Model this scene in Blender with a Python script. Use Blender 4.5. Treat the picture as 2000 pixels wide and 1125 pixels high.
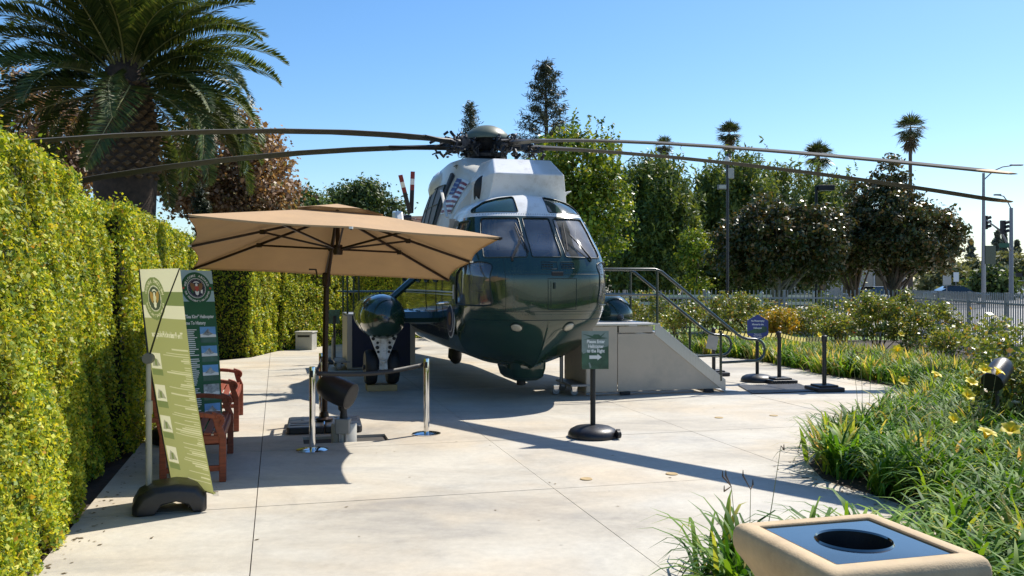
import bpy, bmesh, math, random
import numpy as np
from mathutils import Vector, Matrix
from mathutils.bvhtree import BVHTree
for _o in list(bpy.data.objects): bpy.data.objects.remove(_o)
rng = np.random.default_rng(7); random.seed(7)
scene = bpy.context.scene
C = scene.collection
R = math.radians
# ------------------------------------------------------------------ camera
F = 1750.0; HZ = 551.0; CAMH = 1.75          # focal length in photo pixels, horizon row, eye height
cam = bpy.data.cameras.new('camera'); cam_ob = bpy.data.objects.new('camera', cam); C.objects.link(cam_ob)
cam.sensor_width = 36.0; cam.lens = F/2000*36.0; cam.shift_y = -(562.5-HZ)/2000
cam.clip_start = 0.05; cam.clip_end = 3000
cam_ob.location = (0, 0, CAMH); cam_ob.rotation_euler = (R(90), 0, 0)
scene.camera = cam_ob
# ------------------------------------------------------------------ sky and sun
SUN_AZ, SUN_EL = R(46.8), R(50.7)
world = bpy.data.worlds.new('World'); scene.world = world; world.use_nodes = True
wn = world.node_tree; wn.nodes.clear()
sky = wn.nodes.new('ShaderNodeTexSky'); sky.sky_type = 'NISHITA'; sky.sun_disc = False
sky.sun_elevation = SUN_EL; sky.sun_rotation = SUN_AZ; sky.air_density = 1.0; sky.dust_density = 0.5; sky.ozone_density = 4.0
bg = wn.nodes.new('ShaderNodeBackground'); bg.inputs[1].default_value = 0.12
wo = wn.nodes.new('ShaderNodeOutputWorld')
hs_ = wn.nodes.new('ShaderNodeHueSaturation'); hs_.inputs['Saturation'].default_value = 1.22; wn.links.new(sky.outputs[0], hs_.inputs['Color']); wn.links.new(hs_.outputs[0], bg.inputs[0]); wn.links.new(bg.outputs[0], wo.inputs[0])
sun = bpy.data.lights.new('sun', 'SUN'); sun.energy = 5.0; sun.angle = R(0.53); sun.color = (1.0, 0.94, 0.84)
sun_ob = bpy.data.objects.new('sun', sun); C.objects.link(sun_ob)
sd = Vector((math.sin(SUN_AZ)*math.cos(SUN_EL), math.cos(SUN_AZ)*math.cos(SUN_EL), math.sin(SUN_EL)))
sun_ob.rotation_euler = sd.to_track_quat('Z', 'Y').to_euler(); sun_ob.location = (20, 20, 40)
vs = scene.view_settings
vs.view_transform = 'Standard'; vs.look = 'None'; vs.gamma = 1.0; vs.use_curve_mapping = False; vs.exposure = 0.5
# ------------------------------------------------------------------ helpers: place, tag, build
def P(px, py, D): return Vector(((px-1000)/F*D, D, CAMH-(py-HZ)/F*D))
def G(px, py):
    D = F*CAMH/(py-HZ); return Vector(((px-1000)/F*D, D, 0))
AX = R(14.7); CA, SA = math.cos(AX), math.sin(AX)
def ST(s, t, z=0.0): return Vector((-SA*s+CA*t, CA*s+SA*t, z))     # plaza axes: s away along the hedge, t to the right
def tag(o, label=None, cat=None, group=None, kind=None):
    if label: o['label'] = label
    if cat: o['category'] = cat
    if group: o['group'] = group
    if kind: o['kind'] = kind
    return o
def empty(name, loc=(0, 0, 0), rz=0.0, label=None, cat=None, group=None):
    o = bpy.data.objects.new(name, None); C.objects.link(o); o.location = loc; o.rotation_euler = (0, 0, rz)
    o.empty_display_size = 0.1
    return tag(o, label, cat, group)
def link(name, me, mats, parent=None, smooth=False):
    o = bpy.data.objects.new(name, me); C.objects.link(o)
    if mats is not None and len(me.materials) == 0:
        for m in (mats if isinstance(mats, (list, tuple)) else [mats]): me.materials.append(m)
    if parent: o.parent = parent
    if smooth and len(me.polygons): me.polygons.foreach_set('use_smooth', [True]*len(me.polygons))
    return o
def smooth_angle(o, deg=35):
    me = o.data
    me.polygons.foreach_set('use_smooth', [True]*len(me.polygons))
    try: me.set_sharp_from_angle(angle=R(deg))
    except Exception: pass
def bevel(o, w, seg=2):
    m = o.modifiers.new('b', 'BEVEL'); m.width = w; m.segments = seg; m.limit_method = 'ANGLE'; m.angle_limit = R(40); m.harden_normals = False
    return o
class MB:
    def __init__(self): self.v = []; self.f = []; self.m = []
    def add(self, v, f, mi=0):
        b = len(self.v); self.v += [tuple(p) for p in v]; self.f += [tuple(i+b for i in q) for q in f]; self.m += [mi]*len(f); return self
    def box(self, c, s, rz=0.0, mi=0, M=None):
        x, y, z = s[0]/2, s[1]/2, s[2]/2
        v = [Vector(p) for p in ((-x,-y,-z),(x,-y,-z),(x,y,-z),(-x,y,-z),(-x,-y,z),(x,-y,z),(x,y,z),(-x,y,z))]
        if M is None: M = Matrix.Rotation(rz, 3, 'Z')
        v = [M @ p + Vector(c) for p in v]
        return self.add(v, [(3,2,1,0),(4,5,6,7),(0,1,5,4),(1,2,6,5),(2,3,7,6),(3,0,4,7)], mi)
    def bar(self, p0, p1, w, h, mi=0, up=(0,0,1)):
        p0, p1 = Vector(p0), Vector(p1); d = (p1-p0); L = d.length; d.normalize()
        u = Vector(up); s = d.cross(u)
        if s.length < 1e-4: s = d.cross(Vector((1,0,0)))
        s.normalize(); u = s.cross(d)
        M = Matrix((d, s, u)).transposed()
        return self.box((p0+p1)/2, (L, w, h), M=M, mi=mi)
    def tube(self, path, r, n=8, mi=0, cap=True):
        path = [Vector(p) for p in path]; k = len(path)
        rr = r if isinstance(r, (list, tuple)) else [r]*k
        v = []; ref = None
        for i, p in enumerate(path):
            d = (path[min(i+1, k-1)]-path[max(i-1, 0)]).normalized()
            if ref is None:
                ref = d.cross(Vector((0, 0, 1)))
                if ref.length < 0.1: ref = d.cross(Vector((1, 0, 0)))
            ref = (ref-d*ref.dot(d)).normalized(); b = d.cross(ref)
            for j in range(n):
                a = 2*math.pi*j/n; v.append(p+(ref*math.cos(a)+b*math.sin(a))*rr[i])
        f = []
        for i in range(k-1):
            for j in range(n):
                j2 = (j+1) % n; f.append((i*n+j, i*n+j2, (i+1)*n+j2, (i+1)*n+j))
        if cap: f.append(tuple(range(n))[::-1]); f.append(tuple((k-1)*n+j for j in range(n)))
        return self.add(v, f, mi)
    def lathe(self, prof, n=24, c=(0, 0, 0), M=None, mi=0, sx=1.0, sy=1.0):
        c = Vector(c); v = []; k = len(prof)
        for (r, z) in prof:
            for j in range(n):
                a = 2*math.pi*j/n; p = Vector((r*math.cos(a)*sx, r*math.sin(a)*sy, z))
                v.append((M @ p if M else p)+c)
        f = [(i*n+j, i*n+(j+1) % n, (i+1)*n+(j+1) % n, (i+1)*n+j) for i in range(k-1) for j in range(n)]
        f.append(tuple(range(n))[::-1]); f.append(tuple((k-1)*n+j for j in range(n)))
        return self.add(v, f, mi)
    def prism(self, poly, off, mi=0):
        a = [Vector(p) for p in poly]; b = [p+Vector(off) for p in a]; n = len(a)
        return self.add(a+b, [tuple(range(n))[::-1], tuple(range(n, 2*n))]+[(i, (i+1) % n, n+(i+1) % n, n+i) for i in range(n)], mi)
    def mesh(self, name):
        me = bpy.data.meshes.new(name); me.from_pydata(self.v, [], self.f)
        if any(self.m): me.polygons.foreach_set('material_index', self.m)
        me.update(); return me
    def build(self, name, mat, parent=None, smooth=None, bev=None, fix=True):
        me = self.mesh(name)
        if fix:
            bm = bmesh.new(); bm.from_mesh(me); bmesh.ops.recalc_face_normals(bm, faces=bm.faces); bm.to_mesh(me); bm.free()
        o = link(name, me, mat, parent)
        if smooth: smooth_angle(o, smooth if smooth is not True else 35)
        if bev: bevel(o, bev)
        return o
def np_mesh(name, V, Fq):
    me = bpy.data.meshes.new(name); n = len(V); k = Fq.shape[1]; m = len(Fq)
    me.vertices.add(n); me.vertices.foreach_set('co', np.ascontiguousarray(V, dtype=np.float32).ravel())
    me.loops.add(m*k); me.loops.foreach_set('vertex_index', np.ascontiguousarray(Fq, dtype=np.int32).ravel())
    me.polygons.add(m); me.polygons.foreach_set('loop_start', np.arange(0, m*k, k, dtype=np.int32))
    try: me.polygons.foreach_set('loop_total', np.full(m, k, dtype=np.int32))
    except Exception: pass
    me.update(calc_edges=True); return me
def copy_tree(o, parent=None):
    c = o.copy(); C.objects.link(c); c.parent = parent
    for ch in list(o.children): copy_tree(ch, c)
    return c
# ------------------------------------------------------------------ materials
def nt_new(name):
    m = bpy.data.materials.new(name); m.use_nodes = True; t = m.node_tree; t.nodes.clear()
    o = t.nodes.new('ShaderNodeOutputMaterial'); return m, t, o
def N(t, kind, **kw):
    n = t.nodes.new('ShaderNode'+kind)
    for k, v in kw.items():
        if k.startswith('i_'): n.inputs[k[2:].replace('_', ' ')].default_value = v
        else: setattr(n, k, v)
    return n
def ramp(t, stops, src):
    r = t.nodes.new('ShaderNodeValToRGB'); e = r.color_ramp.elements
    while len(e) < len(stops): e.new(0.5)
    for i, (p, c) in enumerate(stops): e[i].position = p; e[i].color = (*c, 1) if len(c) == 3 else c
    t.links.new(src, r.inputs[0]); return r
def mat(name, col, rough=0.5, metal=0.0, var=0.12, scale=6.0, bump=0.0, bscale=60.0, coat=0.0, spec=0.5, stretch=None, sheen=0.0, dirt=None, transl=0.0):
    m, t, o = nt_new(name); L = t.links.new
    b = N(t, 'BsdfPrincipled'); b.inputs['Roughness'].default_value = rough; b.inputs['Metallic'].default_value = metal
    b.inputs['Coat Weight'].default_value = coat; b.inputs['Coat Roughness'].default_value = 0.04; b.inputs['Specular IOR Level'].default_value = spec
    tc = N(t, 'TexCoord'); src = tc.outputs['Object']
    if stretch:
        mp = N(t, 'Mapping'); mp.inputs['Scale'].default_value = stretch; L(src, mp.inputs[0]); src = mp.outputs[0]
    n1 = N(t, 'TexNoise', i_Scale=scale, i_Detail=6.0, i_Roughness=0.6); L(src, n1.inputs['Vector'])
    lo = tuple(c*(1-var) for c in col); hi = tuple(min(1, c*(1+var)) for c in col)
    r = ramp(t, [(0.3, lo), (0.7, hi)], n1.outputs[0]); cs = r.outputs[0]
    if dirt:
        n3 = N(t, 'TexNoise', i_Scale=dirt[1], i_Detail=8.0, i_Roughness=0.7); L(src, n3.inputs['Vector'])
        rr = ramp(t, [(0.5, (0, 0, 0)), (0.72, (1, 1, 1))], n3.outputs[0])
        mx = N(t, 'MixRGB'); L(rr.outputs[0], mx.inputs[0]); L(cs, mx.inputs[1]); mx.inputs[2].default_value = (*dirt[0], 1); cs = mx.outputs[0]
    L(cs, b.inputs['Base Color'])
    mr = N(t, 'MapRange'); mr.inputs[3].default_value = max(0.02, rough*0.8); mr.inputs[4].default_value = min(1, rough*1.25); L(n1.outputs[0], mr.inputs[0]); L(mr.outputs[0], b.inputs['Roughness'])
    if bump:
        n2 = N(t, 'TexNoise', i_Scale=bscale, i_Detail=4.0); L(src, n2.inputs['Vector'])
        bp = N(t, 'Bump', i_Strength=bump, i_Distance=0.01); L(n2.outputs[0], bp.inputs['Height']); L(bp.outputs[0], b.inputs['Normal'])
    sh = b.outputs[0]
    if transl:
        tr = N(t, 'BsdfTranslucent'); L(cs, tr.inputs[0]); mx = N(t, 'MixShader'); mx.inputs[0].default_value = transl
        L(sh, mx.inputs[1]); L(tr.outputs[0], mx.inputs[2]); sh = mx.outputs[0]
    L(sh, o.inputs[0]); return m
def leafmat(name, stops, rough=0.45, transl=0.35, spec=0.4, tboost=1.3):
    m, t, o = nt_new(name); L = t.links.new
    g = N(t, 'NewGeometry'); r = ramp(t, stops, g.outputs['Random Per Island'])
    n1 = N(t, 'TexNoise', i_Scale=0.9, i_Detail=3.0); L(g.outputs['Position'], n1.inputs['Vector'])
    mr = N(t, 'MapRange'); mr.inputs[1].default_value = 0.3; mr.inputs[2].default_value = 0.7; mr.inputs[3].default_value = 0.65; mr.inputs[4].default_value = 1.25
    L(n1.outputs[0], mr.inputs[0])
    vm = N(t, 'VectorMath', operation='SCALE'); L(r.outputs[0], vm.inputs[0]); L(mr.outputs[0], vm.inputs['Scale'])
    b = N(t, 'BsdfPrincipled'); b.inputs['Roughness'].default_value = rough; b.inputs['Specular IOR Level'].default_value = spec
    L(vm.outputs[0], b.inputs['Base Color'])
    tr = N(t, 'BsdfTranslucent'); v2 = N(t, 'VectorMath', operation='MULTIPLY'); L(vm.outputs[0], v2.inputs[0]); v2.inputs[1].default_value = (tboost*1.15, tboost, tboost*0.5); L(v2.outputs[0], tr.inputs[0])
    mx = N(t, 'MixShader'); mx.inputs[0].default_value = transl; L(b.outputs[0], mx.inputs[1]); L(tr.outputs[0], mx.inputs[2]); L(mx.outputs[0], o.inputs[0])
    return m
def glassmat(name, tint=(0.75, 0.82, 0.85), fac=0.10):
    m, t, o = nt_new(name); L = t.links.new
    tr = N(t, 'BsdfTransparent'); tr.inputs[0].default_value = (*tint, 1)
    gl = N(t, 'BsdfGlossy'); gl.inputs['Roughness'].default_value = 0.03
    n1 = N(t, 'TexNoise', i_Scale=2.5, i_Detail=5.0); tc = N(t, 'TexCoord'); L(tc.outputs['Object'], n1.inputs[0])
    df = N(t, 'BsdfDiffuse'); df.inputs[0].default_value = (0.5, 0.52, 0.52, 1)  # dirt film on the glass, made paler to paint in reflected glare
    mr = N(t, 'MapRange'); mr.inputs[1].default_value = 0.4; mr.inputs[2].default_value = 0.75; mr.inputs[3].default_value = 0.10; mr.inputs[4].default_value = 0.32; L(n1.outputs[0], mr.inputs[0])
    m0 = N(t, 'MixShader'); L(mr.outputs[0], m0.inputs[0]); L(tr.outputs[0], m0.inputs[1]); L(df.outputs[0], m0.inputs[2])
    fr = N(t, 'Fresnel'); fr.inputs[0].default_value = 1.5
    ad = N(t, 'Math', operation='ADD'); ad.inputs[1].default_value = fac; L(fr.outputs[0], ad.inputs[0])
    mx = N(t, 'MixShader'); L(ad.outputs[0], mx.inputs[0]); L(m0.outputs[0], mx.inputs[1]); L(gl.outputs[0], mx.inputs[2]); L(mx.outputs[0], o.inputs[0])
    return m
def concrete():
    m, t, o = nt_new('concrete'); L = t.links.new
    g = N(t, 'NewGeometry'); pos = g.outputs['Position']
    mp = N(t, 'Mapping'); mp.inputs['Rotation'].default_value = (0, 0, -AX+0.25); mp.inputs['Scale'].default_value = (0.55, 1.5, 1.0); L(pos, mp.inputs[0])
    n1 = N(t, 'TexNoise', i_Scale=0.55, i_Detail=7.0, i_Roughness=0.62, i_Distortion=0.6); L(mp.outputs[0], n1.inputs[0])
    c1 = ramp(t, [(0.28, (0.30, 0.28, 0.25)), (0.44, (0.45, 0.41, 0.34)), (0.58, (0.50, 0.47, 0.405)), (0.75, (0.37, 0.355, 0.33))], n1.outputs[0])
    n2 = N(t, 'TexNoise', i_Scale=0.35, i_Detail=4.0, i_Roughness=0.6); L(pos, n2.inputs[0])
    r2 = ramp(t, [(0.46, (0, 0, 0)), (0.68, (0.7, 0.7, 0.7))], n2.outputs[0])
    mx = N(t, 'MixRGB'); L(r2.outputs[0], mx.inputs[0]); L(c1.outputs[0], mx.inputs[1]); mx.inputs[2].default_value = (0.54, 0.43, 0.29, 1)
    n5 = N(t, 'TexNoise', i_Scale=0.9, i_Detail=9.0, i_Roughness=0.7, i_Distortion=0.8); L(pos, n5.inputs[0])
    r5 = ramp(t, [(0.40, (1.05, 1.05, 1.04)), (0.56, (0.93, 0.93, 0.93)), (0.72, (0.70, 0.70, 0.71))], n5.outputs[0])
    n6 = N(t, 'TexNoise', i_Scale=14.0, i_Detail=6.0, i_Roughness=0.7); L(pos, n6.inputs[0]); r6 = ramp(t, [(0.3, (0.9, 0.9, 0.9)), (0.65, (1.04, 1.04, 1.04))], n6.outputs[0])
    m6 = N(t, 'MixRGB', blend_type='MULTIPLY'); m6.inputs[0].default_value = 1.0; L(mx.outputs[0], m6.inputs[1]); L(r6.outputs[0], m6.inputs[2])
    mu = N(t, 'MixRGB', blend_type='MULTIPLY'); mu.inputs[0].default_value = 1.0; L(m6.outputs[0], mu.inputs[1]); L(r5.outputs[0], mu.inputs[2])
    n3 = N(t, 'TexNoise', i_Scale=1.1, i_Detail=9.0, i_Roughness=0.8); mp3 = N(t, 'Mapping'); mp3.inputs['Location'].default_value = (3.7, 1.9, 0); L(pos, mp3.inputs[0]); L(mp3.outputs[0], n3.inputs[0])
    r3 = ramp(t, [(0.66, (0, 0, 0)), (0.74, (0.5, 0.5, 0.5))], n3.outputs[0])
    m3 = N(t, 'MixRGB'); L(r3.outputs[0], m3.inputs[0]); L(mu.outputs[0], m3.inputs[1]); m3.inputs[2].default_value = (0.46, 0.25, 0.12, 1)
    n4 = N(t, 'TexNoise', i_Scale=220.0, i_Detail=3.0); L(pos, n4.inputs[0])
    r4 = ramp(t, [(0.3, (0.88, 0.88, 0.88)), (0.7, (1.06, 1.06, 1.06))], n4.outputs[0])
    m4 = N(t, 'MixRGB', blend_type='MULTIPLY'); m4.inputs[0].default_value = 1.0; L(m3.outputs[0], m4.inputs[1]); L(r4.outputs[0], m4.inputs[2])
    vo = N(t, 'TexVoronoi', i_Scale=2.6); vo.inputs['Randomness'].default_value = 1.0; L(pos, vo.inputs['Vector'])
    rv_ = ramp(t, [(0.028, (0.35, 0.34, 0.33)), (0.045, (1, 1, 1))], vo.outputs['Distance'])
    n7 = N(t, 'TexNoise', i_Scale=0.8, i_Detail=2.0); L(pos, n7.inputs[0]); r7 = ramp(t, [(0.52, (0, 0, 0)), (0.58, (1, 1, 1))], n7.outputs[0])
    m7 = N(t, 'MixRGB', blend_type='MULTIPLY'); L(r7.outputs[0], m7.inputs[0]); L(m4.outputs[0], m7.inputs[1]); L(rv_.outputs[0], m7.inputs[2]); m4 = m7
    b = N(t, 'BsdfPrincipled', i_Roughness=0.75); L(m4.outputs[0], b.inputs['Base Color'])
    bp = N(t, 'Bump', i_Strength=0.25, i_Distance=0.004); L(n4.outputs[0], bp.inputs['Height']); L(bp.outputs[0], b.inputs['Normal'])
    L(b.outputs[0], o.inputs[0]); return m
M = {}
M['concrete'] = concrete()
M['joint'] = mat('joint', (0.05, 0.045, 0.04), 0.9, var=0.3, scale=20)
M['soil'] = mat('soil', (0.045, 0.03, 0.02), 0.95, var=0.5, scale=8, bump=1.0, bscale=30)
M['gravel'] = mat('gravel', (0.30, 0.28, 0.26), 0.9, var=0.5, scale=30)
M['grass'] = mat('grass', (0.12, 0.20, 0.03), 0.9, var=0.4, scale=2.0, bump=1.0, bscale=40)
M['dry_ground'] = mat('dry_ground', (0.20, 0.18, 0.12), 0.95, var=0.3, scale=0.3)
M['asphalt'] = mat('asphalt', (0.20, 0.195, 0.19), 0.85, var=0.15, scale=1.5, bump=0.4, bscale=120)
M['paleroad'] = mat('pale_road', (0.42, 0.40, 0.37), 0.85, var=0.12, scale=0.8)
M['green'] = mat('green_paint', (0.011, 0.036, 0.021), 0.2, var=0.2, scale=3.0, coat=0.9, dirt=((0.022, 0.045, 0.032), 5.0))
M['white'] = mat('white_paint', (0.74, 0.74, 0.72), 0.3, var=0.05, scale=3.0, coat=0.3, dirt=((0.5, 0.48, 0.43), 4.0))
M['offwhite'] = mat('warm_white_paint', (0.62, 0.60, 0.53), 0.35, var=0.07, scale=3.0, coat=0.2)
M['hatchgrey'] = mat('hatch_grey', (0.16, 0.16, 0.165), 0.5, var=0.2, scale=5)
M['seam'] = mat('seam_green', (0.006, 0.02, 0.016), 0.4)
M['rivet'] = mat('rivet_green', (0.02, 0.06, 0.05), 0.3)
M['glass'] = glassmat('cockpit_glass')
M['tint'] = mat('green_tinted_glass', (0.02, 0.055, 0.05), 0.06, var=0.1, coat=1.0)
M['darkglass'] = mat('dark_glass', (0.015, 0.02, 0.025), 0.05, var=0.1, coat=0.5)
M['black'] = mat('black_rubber', (0.012, 0.012, 0.013), 0.55, var=0.25, scale=12)
M['blackplastic'] = mat('black_plastic', (0.018, 0.018, 0.021), 0.38, var=0.25, scale=14, bump=0.15, bscale=200)
M['hub'] = mat('hub_metal', (0.035, 0.038, 0.045), 0.45, 0.5, var=0.5, scale=25)
M['blade'] = mat('blade_grey', (0.085, 0.085, 0.082), 0.8, var=0.15, scale=2.0, spec=0.15, dirt=((0.12, 0.115, 0.10), 3.0))
M['bladetip'] = mat('worn_blade_tip', (0.36, 0.24, 0.14), 0.7, 0.1, var=0.2)
M['dome'] = mat('olive_dome', (0.10, 0.12, 0.085), 0.45, var=0.12)
M['redpaint'] = mat('dark_red_paint', (0.22, 0.02, 0.02), 0.4)
M['bluepaint'] = mat('blue_paint', (0.03, 0.05, 0.2), 0.5)
M['gearwhite'] = mat('gear_white', (0.72, 0.72, 0.70), 0.4, var=0.08, dirt=((0.3, 0.28, 0.25), 8))
M['lamp'] = mat('lamp_glass', (0.40, 0.38, 0.31), 0.12, var=0.15, scale=40, coat=1.0)
M['steel'] = mat('chrome', (0.72, 0.72, 0.72), 0.08, 1.0, var=0.05)
M['alu'] = mat('aluminium', (0.55, 0.53, 0.50), 0.42, 0.85, var=0.08, scale=3, stretch=(30, 30, 1), dirt=((0.42, 0.38, 0.33), 3.0))
M['aluflat'] = mat('aluminium_sheet', (0.46, 0.40, 0.325), 0.5, 0.25, var=0.06, scale=2, dirt=((0.36, 0.33, 0.28), 1.5))
M['rail'] = mat('rail_green', (0.012, 0.03, 0.024), 0.25, var=0.2, coat=0.6)
M['wood'] = mat('bench_wood', (0.23, 0.05, 0.02), 0.5, var=0.35, scale=5, stretch=(1, 12, 12), bump=0.2, bscale=30)
M['lumber'] = mat('lumber', (0.42, 0.30, 0.14), 0.7, var=0.2, scale=4, stretch=(1, 12, 12))
M['canvas'] = mat('umbrella_canvas', (0.45, 0.29, 0.15), 0.85, var=0.08, scale=3, bump=0.5, bscale=9, transl=0.04)
M['bronze'] = mat('bronze_tube', (0.035, 0.022, 0.016), 0.35, 0.6, var=0.2)
M['stone'] = mat('cast_stone', (0.50, 0.375, 0.225), 0.8, var=0.12, scale=14, bump=0.2, bscale=160, dirt=((0.40, 0.29, 0.17), 5))
M['graymetal'] = mat('grey_metal', (0.26, 0.265, 0.27), 0.45, 0.6, var=0.1)
M['fence'] = mat('fence_grey', (0.33, 0.33, 0.31), 0.5, 0.2, var=0.12, scale=20)
M['whitefence'] = mat('ranch_white', (0.62, 0.62, 0.60), 0.7, var=0.1)
M['greybox'] = mat('grey_box', (0.42, 0.41, 0.37), 0.7, var=0.06)
M['polegrey'] = mat('pole_grey', (0.22, 0.23, 0.25), 0.5, 0.4, var=0.1)
M['bark'] = mat('bark', (0.10, 0.075, 0.055), 0.9, var=0.4, scale=8, bump=1.0, bscale=25)
M['palebark'] = mat('pale_bark', (0.22, 0.19, 0.15), 0.9, var=0.35, scale=6, bump=0.8, bscale=20)
M['palmbark'] = mat('palm_bark', (0.055, 0.035, 0.024), 0.95, var=0.5, scale=10, bump=1.0, bscale=30)
M['boot'] = mat('palm_boot', (0.12, 0.075, 0.04), 0.9, var=0.4, scale=9)
M['rachis'] = mat('rachis', (0.26, 0.25, 0.09), 0.5, var=0.2)
M['roof'] = mat('roof_shingle', (0.17, 0.105, 0.07), 0.9, var=0.45, scale=5)
M['wallpale'] = mat('pale_wall', (0.42, 0.38, 0.32), 0.9)
M['brickred'] = mat('red_brick', (0.25, 0.10, 0.06), 0.9, var=0.3, scale=10)
M['carblack'] = mat('car_dark_paint', (0.012, 0.018, 0.03), 0.15, var=0.1, coat=1.0)
M['carwhite'] = mat('car_white_paint', (0.7, 0.7, 0.7), 0.2, var=0.03, coat=1.0)
M['seat'] = mat('seat_blue', (0.03, 0.07, 0.2), 0.8)
M['curtain'] = mat('curtain', (0.55, 0.48, 0.38), 0.9, var=0.2, scale=14, stretch=(6, 6, 0.4))
M['cabin'] = mat('cabin_lining', (0.40, 0.36, 0.30), 0.85)
M['ink'] = mat('sign_ink_green', (0.02, 0.10, 0.055), 0.5)
M['signgreen'] = mat('sign_green', (0.035, 0.10, 0.06), 0.35, var=0.45, scale=9)
M['signpale'] = mat('sign_pale', (0.20, 0.26, 0.24), 0.35, var=0.15, scale=12)
M['paper'] = mat('print_white', (0.75, 0.77, 0.75), 0.5, var=0.03)
M['signblue'] = mat('sign_blue', (0.035, 0.055, 0.24), 0.35, var=0.15, scale=9)
M['navy'] = mat('navy_ink_and_shade', (0.008, 0.012, 0.04), 0.5)
M['signred'] = mat('red_ink', (0.45, 0.06, 0.04), 0.5)
M['brownink'] = mat('brown_ink', (0.22, 0.11, 0.04), 0.5)
M['skyink'] = mat('sky_ink', (0.40, 0.56, 0.62), 0.6, var=0.05, transl=0.15)
M['bannergreen'] = mat('banner_green', (0.015, 0.11, 0.045), 0.6, var=0.12, transl=0.15)
M['photoblue'] = mat('photo_blue', (0.12, 0.32, 0.62), 0.5, var=0.2, scale=9)
M['photogrey'] = mat('photo_grey', (0.30, 0.33, 0.34), 0.5, var=0.75, scale=16)
M['olive'] = mat('lit_fabric_olive', (0.34, 0.34, 0.125), 0.8, var=0.05, transl=0.42, bump=0.2, bscale=300)
M['cream'] = mat('lit_fabric_cream', (0.68, 0.65, 0.44), 0.8, var=0.04, transl=0.42)
M['olivedark'] = mat('lit_fabric_dark_olive', (0.20, 0.24, 0.08), 0.8, var=0.05, transl=0.4)
M['oliveprint'] = mat('lit_fabric_print', (0.52, 0.50, 0.27), 0.8, transl=0.4)
M['olivenavy'] = mat('lit_fabric_navy', (0.08, 0.10, 0.05), 0.8, transl=0.3)
M['olivebrown'] = mat('lit_fabric_brown', (0.34, 0.22, 0.06), 0.8, transl=0.3)
M['tapeyellow'] = mat('tape_yellow', (0.72, 0.62, 0.22), 0.6, transl=0.5)
M['hazeltop'] = mat('plate_steel', (0.30, 0.29, 0.27), 0.1, 1.0, var=0.1, scale=2)
M['petal'] = leafmat('yellow_petal', [(0.0, (0.82, 0.60, 0.01)), (1.0, (0.85, 0.70, 0.03))], 0.5, 0.25, tboost=0.9)
M['rosewhite'] = leafmat('white_petal', [(0.0, (0.75, 0.72, 0.62)), (1.0, (0.85, 0.84, 0.8))], 0.6, 0.3, tboost=1.0)
M['rosered'] = leafmat('red_petal', [(0.0, (0.45, 0.02, 0.02)), (1.0, (0.6, 0.05, 0.04))], 0.6, 0.3, tboost=1.0)
M['hedge'] = leafmat('hedge_leaf', [(0.0, (0.06, 0.13, 0.012)), (0.3, (0.20, 0.30, 0.02)), (0.7, (0.46, 0.50, 0.035)), (0.94, (0.68, 0.64, 0.055)), (1.0, (0.48, 0.26, 0.05))], 0.5, 0.38, 0.35)
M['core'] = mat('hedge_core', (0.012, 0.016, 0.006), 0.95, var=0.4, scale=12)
M['lily'] = leafmat('lily_blade', [(0.0, (0.025, 0.085, 0.008)), (0.45, (0.075, 0.19, 0.013)), (0.88, (0.20, 0.33, 0.025)), (0.97, (0.42, 0.42, 0.08)), (1.0, (0.55, 0.42, 0.16))], 0.55, 0.4, 0.25)
M['lilydry'] = leafmat('lily_blade_yellowing', [(0.0, (0.12, 0.22, 0.02)), (0.5, (0.25, 0.34, 0.04)), (0.75, (0.50, 0.45, 0.12)), (1.0, (0.60, 0.42, 0.20))], 0.45, 0.38, 0.4)
M['rose'] = leafmat('rose_leaf', [(0.0, (0.07, 0.12, 0.02)), (0.5, (0.19, 0.25, 0.035)), (0.85, (0.34, 0.36, 0.06)), (1.0, (0.40, 0.22, 0.09))], 0.4, 0.3, 0.5)
M['rosegold'] = leafmat('golden_leaf', [(0.0, (0.20, 0.22, 0.02)), (0.5, (0.45, 0.38, 0.03)), (1.0, (0.5, 0.25, 0.03))], 0.45, 0.35)
M['palmleaf'] = leafmat('palm_leaflet', [(0.0, (0.035, 0.065, 0.015)), (0.6, (0.07, 0.11, 0.025)), (1.0, (0.16, 0.18, 0.05))], 0.45, 0.25, 0.35)
M['fan'] = leafmat('fan_leaf', [(0.0, (0.03, 0.05, 0.015)), (1.0, (0.08, 0.10, 0.03))], 0.4, 0.2)
M['deadfan'] = leafmat('dead_fan_leaf', [(0.0, (0.12, 0.09, 0.05)), (1.0, (0.22, 0.17, 0.1))], 0.7, 0.2)
M['brownleaf'] = leafmat('dry_sycamore_leaf', [(0.0, (0.16, 0.09, 0.05)), (0.5, (0.29, 0.18, 0.11)), (0.85, (0.42, 0.28, 0.18)), (1.0, (0.22, 0.22, 0.06))], 0.5, 0.3)
M['pear'] = leafmat('pear_leaf', [(0.0, (0.05, 0.11, 0.012)), (0.5, (0.14, 0.22, 0.02)), (0.9, (0.32, 0.38, 0.035)), (1.0, (0.35, 0.30, 0.05))], 0.4, 0.35)
M['pepper'] = leafmat('pepper_leaf', [(0.0, (0.05, 0.095, 0.022)), (0.6, (0.11, 0.165, 0.035)), (1.0, (0.24, 0.28, 0.05))], 0.5, 0.3)
M['magnolia'] = leafmat('magnolia_leaf', [(0.0, (0.03, 0.055, 0.016)), (0.55, (0.075, 0.09, 0.03)), (0.85, (0.13, 0.10, 0.04)), (1.0, (0.22, 0.13, 0.05))], 0.33, 0.2, 0.4)
M['pine'] = leafmat('pine_needle', [(0.0, (0.03, 0.045, 0.025)), (1.0, (0.07, 0.085, 0.045))], 0.5, 0.15)
M['oak'] = leafmat('oak_leaf', [(0.0, (0.035, 0.07, 0.02)), (1.0, (0.10, 0.15, 0.04))], 0.5, 0.3)
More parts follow.
